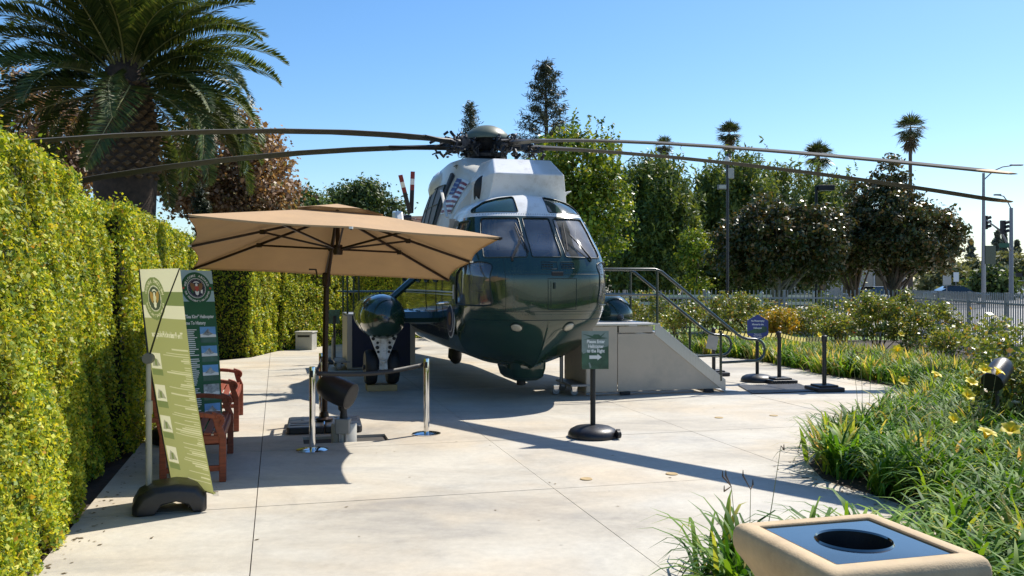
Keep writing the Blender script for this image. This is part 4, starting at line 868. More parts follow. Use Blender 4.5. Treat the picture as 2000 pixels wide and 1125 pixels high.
def blade(aw, droop, ex=1.75, rmax=9.45):
    a = R(aw)-R(15); d = Vector((math.cos(a), math.sin(a), 0)); s = Vector((-d.y, d.x, 0))
    root = MB(); z = lambda r: HUB.z-droop*(max(0, r-.5)/(9.45-.5))**ex
    pos = lambda r: Vector((HUB.x, HUB.y, 0))+d*r+Vector((0, 0, z(r)))
    # hub arm with fold hinge clutter
    mb = MB(); mb.bar(pos(.22), pos(.74), .16, .12); mb.bar(pos(.4)+Vector((0, 0, .09)), pos(.78)+Vector((0, 0, .06)), .05, .05)
    rr_ = random.Random(int(aw*10)); 
    for k in range(52):
        c = pos(rr_.uniform(.30, 1.02))+s*rr_.uniform(-.17, .17)+Vector((0, 0, rr_.uniform(-.17, .14))); q = Vector((rr_.gauss(0, 1), rr_.gauss(0, 1), rr_.gauss(0, 1))).normalized()*rr_.uniform(.03, .085)
        mb.tube([c-q, c+q], rr_.uniform(.012, .03), 7)
    for k in range(3): mb.tube([pos(.36+.05*k)+s*(.1-.1*k), Vector((HUB.x, HUB.y, 4.02))+d*.33+s*(.1-.1*k)], .014, 6)
    arm = mb.build('blade_hinge', M['hub'], HEL, smooth=40)
    st = [(.74, .14, .10), (1.0, .17, .085), (1.35, .22, .07), (1.75, .42, .058), (2.4, .46, .052), (3.4, .46, .05), (4.6, .46, .048), (5.8, .46, .046), (7.0, .46, .044), (8.2, .46, .042), (9.0, .46, .04), (9.2, .46, .04), (9.38, .34, .03), (rmax, .16, .014)]
    def sect(r, c, t):
        p = pos(r); tw = R(3-2*r/9.45); k = 12; out = []
        for i in range(k):
            th = 2*math.pi*i/k; x = math.cos(th)*c/2; y = math.sin(th)*t/2*(1.0 if x > -c*.1 else max(.25, 1+(x/c)*1.2)); sw = .06*max(0, (r-9.0)/.45)
            out.append(p+s*((x-sw)*math.cos(tw))+Vector((0, 0, 1))*(y+x*math.sin(tw)))
        return out
    S = [sect(*q) for q in st]
    ob = loft('rotor_blade', S[:12], M['blade'], 50); loft('blade_tip', S[11:], M['bladetip'], 50, parent=ob); loft('blade_cuff', [[p+(p-pos(q[0]))*.12 for p in sect(*q)] for q in st[:4]], M['black'], 50, parent=ob)
blade(-56.8, 1.44, 1.3); blade(-.5, 1.01, 1.5); blade(-130, 1.18, 1.75); blade(180, 1.03, 2.0); blade(92, 1.1)
# wooden blocks under the wheels
for s, xs, lb in ((-1, -2.0, 'wooden block under the left wheels of the helicopter'), (1, 1.88, 'wooden block under the right wheels of the helicopter')):
    q = HEL.matrix_basis @ Vector((xs, 2.72, 0)); mb = MB(); mb.box((0, 0, .05), (.48, .30, .098)); o = mb.build('wheel_block', M['lumber'], bev=.006); o.location = q; o.rotation_euler = (0, 0, R(15)); tag(o, lb, 'wood block')
# ------------------------------------------------------------------ umbrella
UC = [P(365, 419, 8.2), P(978, 463, 9.0), P(876, 545, 11.5), P(376, 523, 10.7)]       # canopy corners: near left, near right, far right, far left
ctr = sum(UC, Vector())/4; apex = ctr+Vector((0, .05, .50))
umb = empty('patio_umbrella', (-2.25, 10.75, 0), 0, 'tan square patio umbrella tilted over the concrete on a dark pole', 'umbrella')
off = Vector((-2.25, 10.75, 0)); loc = lambda p: Vector(p)-off
mids = [(UC[i]+UC[(i+1) % 4])/2 for i in range(4)]
rim = []
for i in range(4): rim += [UC[i], mids[i]]
def canopy_pt(k, r):          # k = index 0..7 (float), r = 0 apex .. 1 rim
    i = int(k) % 8; f = k-int(k); e = rim[i].lerp(rim[(i+1) % 8], f)
    sag = math.sin(math.pi*f)*.035*r; inn = math.sin(math.pi*f)*.05*r
    q = apex.lerp(e, r*(1-inn)); q.z -= sag*.8*(r**1.5); q.z += .05*math.sin(math.pi*r)*0 
    return loc(q)
mb = MB(); nk, nr_ = 64, 14; v = []
for j in range(nr_+1):
    for i in range(nk): v.append(canopy_pt(i*8/nk, .19+.81*j/nr_))
mb.add(v, [(j*nk+i, j*nk+(i+1) % nk, (j+1)*nk+(i+1) % nk, (j+1)*nk+i) for j in range(nr_) for i in range(nk)])
cn = mb.build('canopy', M['canvas'], umb, smooth=25, fix=False)
mb = MB(); v = []           # vented top cap with a wavy free edge
for j in range(5):
    for i in range(nk):
        k = i*8/nk; p = canopy_pt(k, .30*j/4); f = k % 2
        p.z += .045-.02*(j/4)+(.045*math.sin(math.pi*((k % 2)/2))**2+.015*math.sin(k*5))*(j/4); v.append(p)
mb.add(v, [(j*nk+i, j*nk+(i+1) % nk, (j+1)*nk+(i+1) % nk, (j+1)*nk+i) for j in range(4) for i in range(nk)])
mb.build('vent_cap', M['canvas'], umb, smooth=40, fix=False)
mb = MB(); v = []           # short valance lip
for i in range(nk): p = canopy_pt(i*8/nk, 1.0); v += [p, p+Vector((0, 0, -.018))]
mb.add(v, [(2*i, 2*((i+1) % nk), 2*((i+1) % nk)+1, 2*i+1) for i in range(nk)]); mb.build('hem', M['canvas'], umb, fix=False)
runner = loc(P(660, 487, ctr.y)); top = loc(apex)+Vector((0, 0, -.03))
for i in range(8):
    e = loc(rim[i]); p0 = top+Vector((0, 0, -.02)); d = Vector((0, 0, -.035))
    mb = MB(); mb.bar(p0+d, e+d*.6, .022, .028); rb = mb.build('rib', M['bronze'], umb, bev=.004)
    m_ = p0.lerp(e, .52)+d; mb = MB(); mb.bar(runner, m_, .018, .022); mb.build('strut', M['bronze'], rb)
    mb = MB(); mb.box(m_, (.05, .05, .05)); mb.build('strut_joint', M['bronze'], rb)
    mb = MB(); mb.box(e+d*.4, (.035, .035, .022)); mb.build('rib_end', M['paper'] if i % 2 else M['bronze'], rb)
mb = MB(); mb.lathe([(.05, -.06), (.055, 0), (.05, .05)], 14, runner); mb.tube([runner, top], .024, 10); mb.build('centre_post', M['bronze'], umb, smooth=40)
jt = Vector((.045, -.1, 1.80))
mb = MB(); mb.tube([(0, 0, .1), (.02, -.05, 1.0), jt], .034, 14); mb.build('pole', M['bronze'], umb, smooth=50)
mb = MB(); mb.tube([jt+Vector((0, 0, -.12)), top], .020, 10); mb.build('tilt_tube', M['bronze'], umb, smooth=50)
mb = MB(); mb.box(jt+Vector((0, 0, -.02)), (.09, .09, .17)); cr = mb.build('crank_box', M['bronze'], umb, bev=.02)
mb = MB(); mb.tube([jt+Vector((-.04, -.02, 0)), jt+Vector((-.10, -.03, 0)), jt+Vector((-.12, -.03, .10)), jt+Vector((-.20, -.04, .10))], .011, 8); mb.build('crank_handle', M['blackplastic'], cr, smooth=True)
mb = MB(); mb.lathe([(.10, .095), (.10, .115), (.055, .135), (.045, .2)], 20); mb.build('pole_socket', M['bronze'], umb, smooth=40)
for a in range(4):          # four fan-weight plates
    mb = MB(); x0, x1 = .008, .43; pts = [(x0, x0), (x1, x0), (x1, x1*.92), (x1*.92, x1), (x0, x1)]
    Rz = Matrix.Rotation(a*math.pi/2+R(12), 3, 'Z'); mb.prism([Rz @ Vector((x, y, .004)) for x, y in pts], (0, 0, .078))
    w_ = mb.build('base_weight', M['blackplastic'], umb, bev=.014)
    for k in range(2): mb = MB(); mb.bar(Rz @ Vector((.12, .1+.16*k, .084)), Rz @ Vector((.39, .1+.16*k, .084)), .03, .008); mb.build('weight_rib', M['blackplastic'], w_)
# ------------------------------------------------------------------ text, discs, printed panels
def text_mesh(s, size, m, parent, O, U, V_, align='CENTER', off=.0015, bold=.012, name='lettering', mirror=False, xs=1.0):
    cu = bpy.data.curves.new('t', 'FONT'); cu.body = s; cu.size = size; cu.align_x = align; cu.offset = bold*size; cu.resolution_u = 2
    ob = bpy.data.objects.new('t', cu); C.objects.link(ob); me = bpy.data.meshes.new_from_object(ob); bpy.data.objects.remove(ob)
    U, V_ = Vector(U).normalized(), Vector(V_).normalized(); W = U.cross(V_)
    for v in me.vertices: v.co = Vector(O)+U*((-v.co.x if mirror else v.co.x)*xs)+V_*v.co.y+W*off
    me.materials.clear(); return link(name, me, m, parent)
class Panel:
    """flat print: u to the right, v down, in metres from the top left corner"""
    def __init__(s, O, U, V_, bow=None): s.O, s.U, s.V = Vector(O), Vector(U), Vector(V_); s.W = s.U.normalized().cross(-s.V.normalized()); s.bow = bow
    def p(s, u, v, o=0.0): return s.O+s.U*u+s.V*v+s.W*(o+(s.bow(u, v) if s.bow else 0))
    def poly(s, name, pts, m, parent, o=.002):
        mb = MB(); mb.add([s.p(u, v, o) for u, v in pts], [tuple(range(len(pts)))]); return mb.build(name, m, parent, fix=False)
    def rect(s, name, u0, v0, u1, v1, m, parent, o=.002, n=8):
        mb = MB(); v = []
        for j in range(n+1): v += [s.p(u0, v0+(v1-v0)*j/n, o), s.p(u1, v0+(v1-v0)*j/n, o)]
        mb.add(v, [(2*j, 2*j+1, 2*j+3, 2*j+2) for j in range(n)]); return mb.build(name, m, parent, fix=False)
    def disc(s, name, cu, cv, ru, rv, m, parent, o=.002, n=36): return s.poly(name, [(cu+ru*math.cos(2*math.pi*k/n), cv+rv*math.sin(2*math.pi*k/n)) for k in range(n)], m, parent, o)
    def arc_text(s, txt, cu, cv, r, asp, a0, a1, size, m, parent, o, flip=False, mirror=False):
        wu, wv = s.U.length, s.V.length
        for i, ch in enumerate(txt):
            if ch == ' ': continue
            a = a0+(a1-a0)*i/(len(txt)-1); c = s.p(cu+r*math.cos(a), cv-r*asp*math.sin(a), 0)
            t = s.U*(-math.sin(a))*-1+s.V*(math.cos(a)*asp); nrm = s.U*math.cos(a)-s.V*math.sin(a)*asp
            if flip: t, nrm = -t, -nrm
            text_mesh(ch, size, m, parent, c-nrm.normalized()*size*.36, t, nrm, off=o, bold=.02, name='seal_letter', mirror=mirror)
def seal(pn, cu, cv, r, asp, parent, cols, o, mirror=False):
    g, wh, nv, br, rd = cols; d = lambda nm, k, m, q: pn.disc(nm, cu, cv, r*k, r*k*asp, m, parent, o+q)
    d('seal_field', 1.0, g, 0); d('seal_ring', .62, wh, .001); d('seal_field', .59, nv, .002)
    for k in range(32): a = 2*math.pi*k/32; pn.disc('seal_dot', cu+r*.535*math.cos(a), cv+r*.535*asp*math.sin(a), r*.018, r*.018*asp, wh, parent, o+.003, 6)
    q = lambda pts, nm, m, z: pn.poly(nm, [(cu+r*x, cv-r*asp*y) for x, y in pts], m, parent, o+z)
    q([(-.10, .05), (-.14, .26), (-.38, .34), (-.42, .16), (-.36, -.02), (-.28, -.16), (-.16, -.22)], 'eagle_wing', br, .004); q([(.10, .05), (.16, -.22), (.28, -.16), (.36, -.02), (.42, .16), (.38, .34), (.14, .26)], 'eagle_wing', br, .004)
    q([(-.24, .30), (-.14, .40), (0, .43), (.14, .40), (.24, .30), (.12, .34), (0, .35), (-.12, .34)], 'cloud_arc', wh, .004); q([(-.07, .12), (.07, .12), (.08, .26), (0, .31), (-.08, .26)], 'eagle_head', wh, .005)
    q([(-.13, .12), (.13, .12), (.12, -.1), (0, -.24), (-.12, -.1)], 'eagle_shield', rd, .006); q([(-.14, -.2), (0, -.12), (.14, -.2), (.09, -.40), (0, -.45), (-.09, -.40)], 'eagle_tail', wh, .005)
    q([(-.40, -.18), (-.30, -.10), (-.22, -.26), (-.30, -.34)], 'olive_branch', g, .005); q([(.26, -.12), (.40, -.08), (.36, -.34), (.24, -.30)], 'arrows', wh, .005)
# ------------------------------------------------------------------ banner stand
def banner_sheet(root, TL, TR, BL, m):
    U = TR-TL; V_ = BL-TL; pn = Panel(TL, U, V_, lambda u, v: .03*math.sin(math.pi*v))
    mb = MB(); nu, nv = 8, 20; v = [pn.p(i/nu, j/nv, 0) for j in range(nv+1) for i in range(nu+1)]
    mb.add(v, [(j*(nu+1)+i, j*(nu+1)+i+1, (j+1)*(nu+1)+i+1, (j+1)*(nu+1)+i) for j in range(nv) for i in range(nu)])
    return pn, mb.build('banner', m, root, smooth=60, fix=False)
def banner_frame(root, foot, jn, ends, BL, BR, back):
    foot, jn = Vector(foot), Vector(jn)
    mb = MB(); h = foot.z+(jn.z-foot.z)*.62; a = foot.lerp(jn, .62)
    mb.tube([foot, a], .023, 14); mb.tube([a, jn], .019, 14); mb.lathe([(.028, -.05), (.03, 0), (.028, .05)], 14, a); mb.build('pole', M['greybox'], root, smooth=40)
    mb = MB(); mb.lathe([(.04, -.03), (.045, 0), (.04, .03)], 14, jn, Matrix.Rotation(R(90), 3, 'X')); mb.build('rod_joint', M['hatchgrey'], root, smooth=40)
    for e in ends: mb = MB(); md = (jn+e)/2+back*.02+Vector((0, 0, .02)); mb.tube([jn, md, e+back*.012], [.008, .006, .005], 6); mb.build('spring_rod', M['blackplastic'], root)
    mb = MB(); mb.tube([BL+Vector((0, 0, -.005)), BR+Vector((0, 0, -.005))], .012, 8); mb.build('bottom_rail', M['graymetal'], root)
    mb = MB(); mb.box(BR+Vector((.02, -.01, -.01)), (.04, .02, .03)); mb.build('corner_clip', M['steel'], root)
def banner_base(root, c, U_, W_):
    prof = [(-.30, 0), (-.30, .07), (-.25, .15), (-.14, .20), (.05, .215), (.22, .19), (.29, .12), (.29, 0), (.20, 0), (.16, .07), (.05, .105), (-.08, .085), (-.14, 0)]
    mb = MB(); n = len(prof); secs = []; c = Vector(c)
    for q, k in ((-.17, .86), (-.13, 1.0), (.15, 1.0), (.2, .86)): secs.append([c+U_*(x*k*.9)+W_*q+Vector((0, 0, .003+z*(1 if k == 1 else .82))) for x, z in prof])
    mb.add([p for s_ in secs for p in s_], [(i*n+j, i*n+(j+1) % n, (i+1)*n+(j+1) % n, (i+1)*n+j) for i in range(3) for j in range(n)]+[tuple(range(n)), tuple(range(3*n, 4*n))])
    bs = mb.build('water_base', M['blackplastic'], root, smooth=55); bevel(bs, .012)
    for k in range(6): mb = MB(); q = c+U_*(.13+.024*k)+W_*(-.135); mb.bar(q+Vector((0, 0, .03)), q+Vector((0, 0, .15)), .010, .012); mb.build('grip_rib', M['blackplastic'], bs)
BG = 'printed banner stands beside the hedge'
bo = Vector((-2.72, 6.92, 0)); ban = empty('banner_stand', bo, 0, 'near banner stand whose backlit olive banner shows mirrored print', 'banner stand', BG); bl = lambda p: Vector(p)-bo
TL, TR, BR, BL = (bl(P(*q)) for q in ((273, 526, 7.27), (352, 524, 6.80), (417, 961, 6.88), (335, 940, 7.31)))
rr = random.Random(3)
pn1 = Panel(TL, TR-TL, BL-TL, lambda u, v: .03*math.sin(math.pi*v)); WB, HB = pn1.U.length, pn1.V.length
nu, nv = 110, 290; uu, vv = np.meshgrid((np.arange(nu)+.5)/nu*WB, (np.arange(nv)+.5)/nv*HB)
OL, CR, DK, PR, NV_, BRN = (.34, .35, .13), (.68, .66, .44), (.19, .235, .08), (.58, .565, .32), (.07, .09, .05), (.36, .23, .06)
img = np.empty((nv, nu, 3)); img[:] = OL
def p_rect(u0, v0, u1, v1, c): img[(uu >= u0*WB) & (uu < u1*WB) & (vv >= v0*HB) & (vv < v1*HB)] = c
def p_disc(cu, cv, r0, r1, c): q = np.hypot(uu-cu*WB, vv-cv*HB); img[(q >= r0) & (q < r1)] = c
def p_poly(pts, c):
    ins = np.zeros(uu.shape, bool); n = len(pts)
    for k in range(n):
        (x0, y0), (x1, y1) = pts[k], pts[(k+1) % n]
        if y0 == y1: continue
        hit = ((y0 > vv) != (y1 > vv)) & (uu < (x1-x0)*(vv-y0)/(y1-y0)+x0); ins ^= hit
    img[ins] = c
def p_text(s, size, cu, cv, c, xs=1.0, rot=0.0, bold=.02):
    cu_ = bpy.data.curves.new('t', 'FONT'); cu_.body = s; cu_.size = size; cu_.align_x = 'CENTER'; cu_.offset = bold*size; cu_.resolution_u = 2
    ob = bpy.data.objects.new('t', cu_); C.objects.link(ob); me = bpy.data.meshes.new_from_object(ob); bpy.data.objects.remove(ob); ca, sa = math.cos(rot), math.sin(rot)
    for f in me.polygons:
        pts = []
        for k in f.vertices: x, y = -me.vertices[k].co.x*xs, me.vertices[k].co.y; pts.append((cu*WB+x*ca+y*sa, cv*HB+x*sa-y*ca))
        p_poly(pts, c)
    bpy.data.meshes.remove(me)
p_rect(0, 0, 1, .105, CR); p_rect(0, .105, 1, .165, DK); p_rect(0, .165, 1, .225, CR)
cu, cv, r = .31, .135, .172; p_disc(cu, cv, 0, r, DK); p_disc(cu, cv, .56*r, .60*r, CR); p_disc(cu, cv, 0, .56*r, NV_)
q = lambda pts, c: p_poly([(cu*WB+r*x, cv*HB-r*y) for x, y in pts], c)
q([(-.10, .05), (-.14, .26), (-.38, .34), (-.42, .16), (-.36, -.02), (-.28, -.16), (-.16, -.22)], BRN); q([(.10, .05), (.16, -.22), (.28, -.16), (.36, -.02), (.42, .16), (.38, .34), (.14, .26)], BRN)
q([(-.24, .30), (-.14, .40), (0, .43), (.14, .40), (.24, .30), (.12, .34), (0, .35), (-.12, .34)], CR); q([(-.07, .12), (.07, .12), (.08, .26), (0, .31), (-.08, .26)], CR); q([(-.13, .12), (.13, .12), (.12, -.1), (0, -.24), (-.12, -.1)], PR); q([(-.14, -.2), (0, -.12), (.14, -.2), (.09, -.40), (0, -.45), (-.09, -.40)], CR)
for k, ch in enumerate('WELCOME ABOARD'):
    a = R(20+140*k/13); p_text(ch, .042, cu+(.735*r*math.cos(a))/WB, cv-(.735*r*math.sin(a))/HB, PR, rot=math.pi/2-a)
for k, ch in enumerate("THE PRESIDENT'S HELICOPTER"):
    a = R(344-148*k/25); p_text(ch, .030, cu+(.86*r*math.cos(a))/WB, cv-(.86*r*math.sin(a))/HB, PR, rot=-math.pi/2-a)
p_text("The President's Helicopter", .066, .52, .31, CR, xs=.72, bold=.03)
for k in range(62):
    v = .36+.0097*k; w = rr.uniform(.1, .62) if rr.random() < .75 else .12
    if rr.random() < .2: continue
    p_rect(.97-w, v, .97, v+.0042, PR)
for v in (.385, .535, .68, .825):
    p_rect(.05, v, .28, v+.075, CR); p_rect(.05, v+.077, .29, v+.105, DK); p_poly([(x*WB, y*HB) for x, y in ((.07, v+.065), (.12, v+.02), (.2, v+.03), (.26, v+.06))], (.34, .34, .22)); p_rect(.14, v+.03, .18, v+.06, DK)
gv = np.array([list(pn1.p(i/nu, j/nv, .004*math.sin(9*i/nu+3*j/nv))) for j in range(nv+1) for i in range(nu+1)]); jj, ii = np.meshgrid(np.arange(nv), np.arange(nu), indexing='ij'); a_ = (jj*(nu+1)+ii).ravel()
bme = np_mesh('banner', gv, np.stack([a_, a_+1, a_+nu+2, a_+nu+1], 1)); at_ = bme.color_attributes.new('print', 'FLOAT_COLOR', 'CORNER')
at_.data.foreach_set('color', np.repeat(np.concatenate([img.reshape(-1, 3), np.ones((nu*nv, 1))], 1), 4, 0).astype(np.float32).ravel()); b1 = link('banner', bme, M['litprint'], ban, smooth=True)
banner_frame(ban, bl(P(291, 952, 6.92)), bl(P(290, 700, 6.92)), (TR, TL, BL), BL, BR, Vector((0, -1, 0)))
banner_base(ban, (.09, -.02, 0), Vector((.93, .36, 0)).normalized(), Vector((-.36, .93, 0)).normalized())
bo2 = Vector((-3.52, 9.75, 0)); ban2 = empty('banner_stand', bo2, 0, 'farther banner stand with a dark green banner, seal and colour photos', 'banner stand', BG); bl2 = lambda p: Vector(p)-bo2
R2 = bl2(P(413, 529, 9.72)); nU = Vector((.643, .766, 0)); T2 = R2-nU*.56; T2.z = bl2(P(340, 526, 9.4)).z; B2_ = T2+Vector((.17, -.14, -1.68)); BR2 = R2+Vector((.17, -.14, -1.68))
p2, b2 = banner_sheet(ban2, T2, R2, B2_, M['bannergreen'])
p2.rect('pale_band', 0, 0, 1, .085, M['skyink'], b2, .002); p2.rect('pale_band', 0, .13, 1, .20, M['skyink'], b2, .002)
asp2 = p2.U.length/p2.V.length
seal(p2, .64, .115, .31, asp2, b2, (M['bannergreen'], M['paper'], M['navy'], M['brownink'], M['signred']), .004)
p2.arc_text('WELCOME ABOARD', .64, .115, .242, asp2, R(165), R(15), .036, M['paper'], b2, .012)
p2.arc_text("THE PRESIDENT'S HELICOPTER", .64, .115, .25, asp2, R(196), R(344), .027, M['paper'], b2, .012, flip=True)
for u in (.36, .92): p2.disc('red_star', u, .115, .022, .022*asp2, M['signred'], b2, .012, 10)
text_mesh('VH-3A "Sea King" Helicopter', .050, M['paper'], b2, p2.p(.54, .305, .005), p2.U, -p2.V, xs=.76, bold=.03)
text_mesh('Welcome To History', .050, M['paper'], b2, p2.p(.46, .345, .005), p2.U, -p2.V, xs=.76, bold=.03)
for k in range(46):
    if k % 15 == 14: continue
    p2.rect('print_line', .06, .375+.0122*k, .06+rr.uniform(.42, .52), .3805+.0122*k, M['paper'], b2, .003, 1)
for k, v in enumerate((.36, .48, .60, .72, .84)):
    o_ = p2.rect('photo_print', .63, v, .96, v+.066, M['photoblue'] if k != 3 else M['photogrey'], b2, .003, 2)
    p2.poly('photo_ground', [(.63, v+.066), (.63, v+.046), (.75, v+.04), (.96, v+.05), (.96, v+.066)], M['paper'], o_, .004); p2.poly('photo_subject', [(.67, v+.05), (.74, v+.03), (.80, v+.012), (.84, v+.034), (.90, v+.046), (.80, v+.056)], M['photogrey'], o_, .005)
    p2.rect('photo_caption', .63, v+.07, .96, v+.10, M['signgreen'], b2, .003, 1)
banner_frame(ban2, (-.16, .05, .2), (-.16, .05, 1.22), (T2, R2), B2_, BR2, Vector((-.7, .6, 0)))
banner_base(ban2, (-.12, .05, 0), Vector((.643, .766, 0)), Vector((-.766, .643, 0)))
# ------------------------------------------------------------------ benches
def bench(s0, s1, label):
    o0 = ST(s0, -.98); root = empty('wooden_bench', o0, AX, label, 'bench', 'wooden benches along the hedge'); L = s1-s0      # local x = depth to the right, y = along
    D_ = .52
    def part(nm, f): mb = MB(); f(mb); return mb.build(nm, M['wood'], root, bev=.006)
    for y in (.03, L-.03):
        part('back_leg', lambda m: m.prism([(0, y-.025, 0), (.06, y-.025, 0), (.05, y-.025, .42), (-.06, y-.025, .92), (-.11, y-.025, .92), (0, y-.025, .42)], (0, .05, 0)))
        part('front_leg', lambda m: m.prism([(D_-.03, y-.025, 0), (D_+.03, y-.025, 0), (D_+.03, y-.025, .40), (D_-.01, y-.025, .50), (D_-.03, y-.025, .60), (D_-.09, y-.025, .62), (D_-.09, y-.025, .58), (D_-.065, y-.025, .48), (D_-.03, y-.025, .38)], (0, .05, 0)))
        arm = [(-.06, .58)]+[(x, .585+.035*math.sin(x/.5*math.pi)) for x in np.linspace(0, D_-.06, 6)]; scr = [(D_-.04+.06*math.sin(a), .60-.06+.06*math.cos(a)) for a in np.linspace(0, 2.9, 7)]
        up = arm+scr; dn = [(x, z-.04) for x, z in arm]+[(D_-.04+.022*math.sin(a), .54+.022*math.cos(a)) for a in np.linspace(0, 2.9, 7)]
        part('arm_rest', lambda m: [m.add([(p_[0], y-.035, p_[1]), (q_[0], y-.035, q_[1]), (q_[0], y+.035, q_[1]), (p_[0], y+.035, p_[1]), (p2_[0], y-.035, p2_[1]), (q2_[0], y-.035, q2_[1]), (q2_[0], y+.035, q2_[1]), (p2_[0], y+.035, p2_[1])], [(0,1,2,3),(4,7,6,5),(0,4,5,1),(3,2,6,7),(0,3,7,4),(1,5,6,2)]) for p_, q_, p2_, q2_ in zip(up[:-1], up[1:], dn[:-1], dn[1:])])
        part('side_rail', lambda m: m.box((.27, y, .375), (.46, .035, .07))); part('stretcher', lambda m: m.box((.27, y, .12), (.46, .03, .05)))
    part('front_rail', lambda m: m.box((D_-.005, L/2, .375), (.03, L-.11, .07)))
    for k in range(6): part('seat_slat', lambda m: m.box((.06+.083*k, L/2, .424), (.066, L-.02, .022)))
    part('back_rail', lambda m: m.box((-.075, L/2, .88), (.035, L-.11, .07))); part('back_rail', lambda m: m.box((-.012, L/2, .50), (.03, L-.11, .05)))
    for k in range(13): part('back_slat', lambda m: m.bar((-.014, .1+(L-.2)*k/12, .52), (-.072, .1+(L-.2)*k/12, .86), .04, .014, up=(1, 0, 0)))
bench(8.22, 9.62, 'near wooden bench half hidden behind the olive banner'); bench(10.95, 12.35, 'farther wooden bench beyond the green banner')
# ------------------------------------------------------------------ chrome stanchions with belts
def stanchion(p, label, belt_to=None, sag=.05):
    root = empty('belt_stanchion', p, 0, label, 'stanchion', 'chrome belt posts around the floodlight')
    mb = MB(); mb.lathe([(.165, .002), (.165, .012), (.12, .024), (.04, .034)], 36); mb.build('base', M['steel'], root, smooth=40)
    mb = MB(); mb.lathe([(.0315, .03), (.0315, .70)], 28); mb.build('post', M['steel'], root, smooth=40)
    mb = MB(); mb.lathe([(.033, .70), (.033, .86), (.03, .872)], 28); mb.build('belt_head', M['steel'], root, smooth=40)
    mb = MB(); mb.box((.0, -.031, .80), (.03, .012, .07)); mb.build('belt_slot', M['black'], root)
    if belt_to is not None:
        d = Vector(belt_to)-Vector(p); n = 16; v = []; s = d.normalized().cross(Vector((0, 0, 1)))
        for k in range(n+1):
            q = d*(.03+.94*k/n); z = .80-sag*math.sin(math.pi*k/n); w = .024; tw = .25*math.sin(k*.4); v += [q+Vector((0, 0, z+w))+s*tw*.02, q+Vector((0, 0, z-w))-s*tw*.02]
        mb = MB(); mb.add(v, [(2*k, 2*k+2, 2*k+3, 2*k+1) for k in range(n)]); o = mb.build('belt', M['black'], root, smooth=70, fix=False); m_ = o.modifiers.new('s', 'SOLIDIFY'); m_.thickness = .002
    return root
s1_, s2_, s3_ = G(610, 880), G(833, 848), P(628, 827, 11.08); s3_.z = 0
stanchion(s1_, 'chrome belt post in front, left of the floodlight', s2_); stanchion(s2_, 'chrome belt post right of the floodlight', None); stanchion(s3_, 'chrome belt post half hidden behind the umbrella pole', s1_)
# ------------------------------------------------------------------ ground floodlight
fp = ST((PIT[0]+PIT[1])/2-.05, (PIT[2]+PIT[3])/2-.02); fl = empty('floodlight', fp, 0, 'dark bullet floodlight on a concrete stub in the gravel pit', 'floodlight')
mb = MB(); mb.lathe([(.14, -.1), (.14, .17), (.13, .185)], 30); mb.build('concrete_stub', M['greybox'], fl, smooth=40)
mb = MB(); mb.box((.01, -.10, .17), (.16, .13, .17)); bx_ = mb.build('junction_box', M['graymetal'], fl, bev=.012)
for x in (-.02, .05): mb = MB(); mb.tube([(x, -.15, -.09), (x, -.15, .09)], .017, 10); mb.build('conduit', M['graymetal'], bx_, smooth=True)
mb = MB(); mb.tube([(.01, -.08, .25), (.01, -.08, .33), (.0, -.08, .36), (-.01, -.08, .44)], [.045, .035, .05, .04], 14); mb.build('knuckle', M['black'], fl, smooth=40)
ax_ = Vector((.80, -.25, -.30)).normalized(); Mq = ax_.to_track_quat('Z', 'Y').to_matrix()
mb = MB(); mb.lathe([(.01, -.26), (.07, -.25), (.12, -.2), (.145, -.11), (.15, .02), (.148, .16)], 32, (-.04, -.09, .55), Mq); hd = mb.build('lamp_housing', M['blackplastic'], fl, smooth=50)
mb = MB(); mb.lathe([(.135, .150), (.135, .163)], 32, (-.04, -.09, .55), Mq); mb.build('lamp_glass', M['black'], hd)
# ------------------------------------------------------------------ sign stands
def dome_base(root, r=.285, h=.13):
    mb = MB(); mb.lathe([(r*.98, .0), (r, .02), (r*.98, .05), (r*.9, .085), (r*.7, .115), (r*.4, .13), (.05, .135)], 40, sx=1, sy=1); b = mb.build('weighted_base', M['blackplastic'], root, smooth=40)
    for a in (R(-20), R(0)): mb = MB(); mb.lathe([(.045, -.02), (.045, .02)], 16, (r*.97*math.cos(a), r*.97*math.sin(a)-.08, .055), Matrix.Rotation(R(90), 3, 'Y') @ Matrix.Rotation(a, 3, 'X')); mb.build('base_wheel', M['black'], b, smooth=40)
def sign_stand(p, label, rz=0, pole_h=.82, grp='pole signs on round black bases'):
    root = empty('sign_stand', p, rz, label, 'sign', grp); dome_base(root); mb = MB(); mb.tube([(0, 0, .12), (0, 0, pole_h)], .03, 14); mb.build('pole', M['black'], root, smooth=40); return root
sg = sign_stand(G(1158, 853), 'green sign telling visitors to enter the helicopter to the right', R(2)); pw, ph = .305, .43
mb = MB(); mb.box((.02, -.045, .985), (pw, .012, ph)); pl = mb.build('sign_panel', M['signgreen'], sg, bev=.004)
pn = Panel((.02-pw/2, -.052, .985+ph/2), (pw, 0, 0), (0, 0, -ph))
pn.poly('printed_sky', [(0, 0), (1, 0), (1, .38), (.7, .36), (.45, .42), (0, .56)], M['signpale'], pl, .001); pn.poly('printed_helicopter', [(.0, .07), (.4, .13), (.45, .09), (.62, .09), (.7, .13), (.9, .02), (.72, .16), (.98, .19), (.7, .21), (.55, .22), (.38, .2), (.02, .24), (.36, .17)], M['signgreen'], pl, .002)
pn.poly('printed_stripe', [(.02, .56), (.3, .46), (.98, .36), (.98, .40), (.4, .50), (.04, .60)], M['signpale'], pl, .002); pn.poly('printed_reflection', [(.25, .84), (.3, .82), (.36, .95), (.3, .98)], M['signpale'], pl, .002)
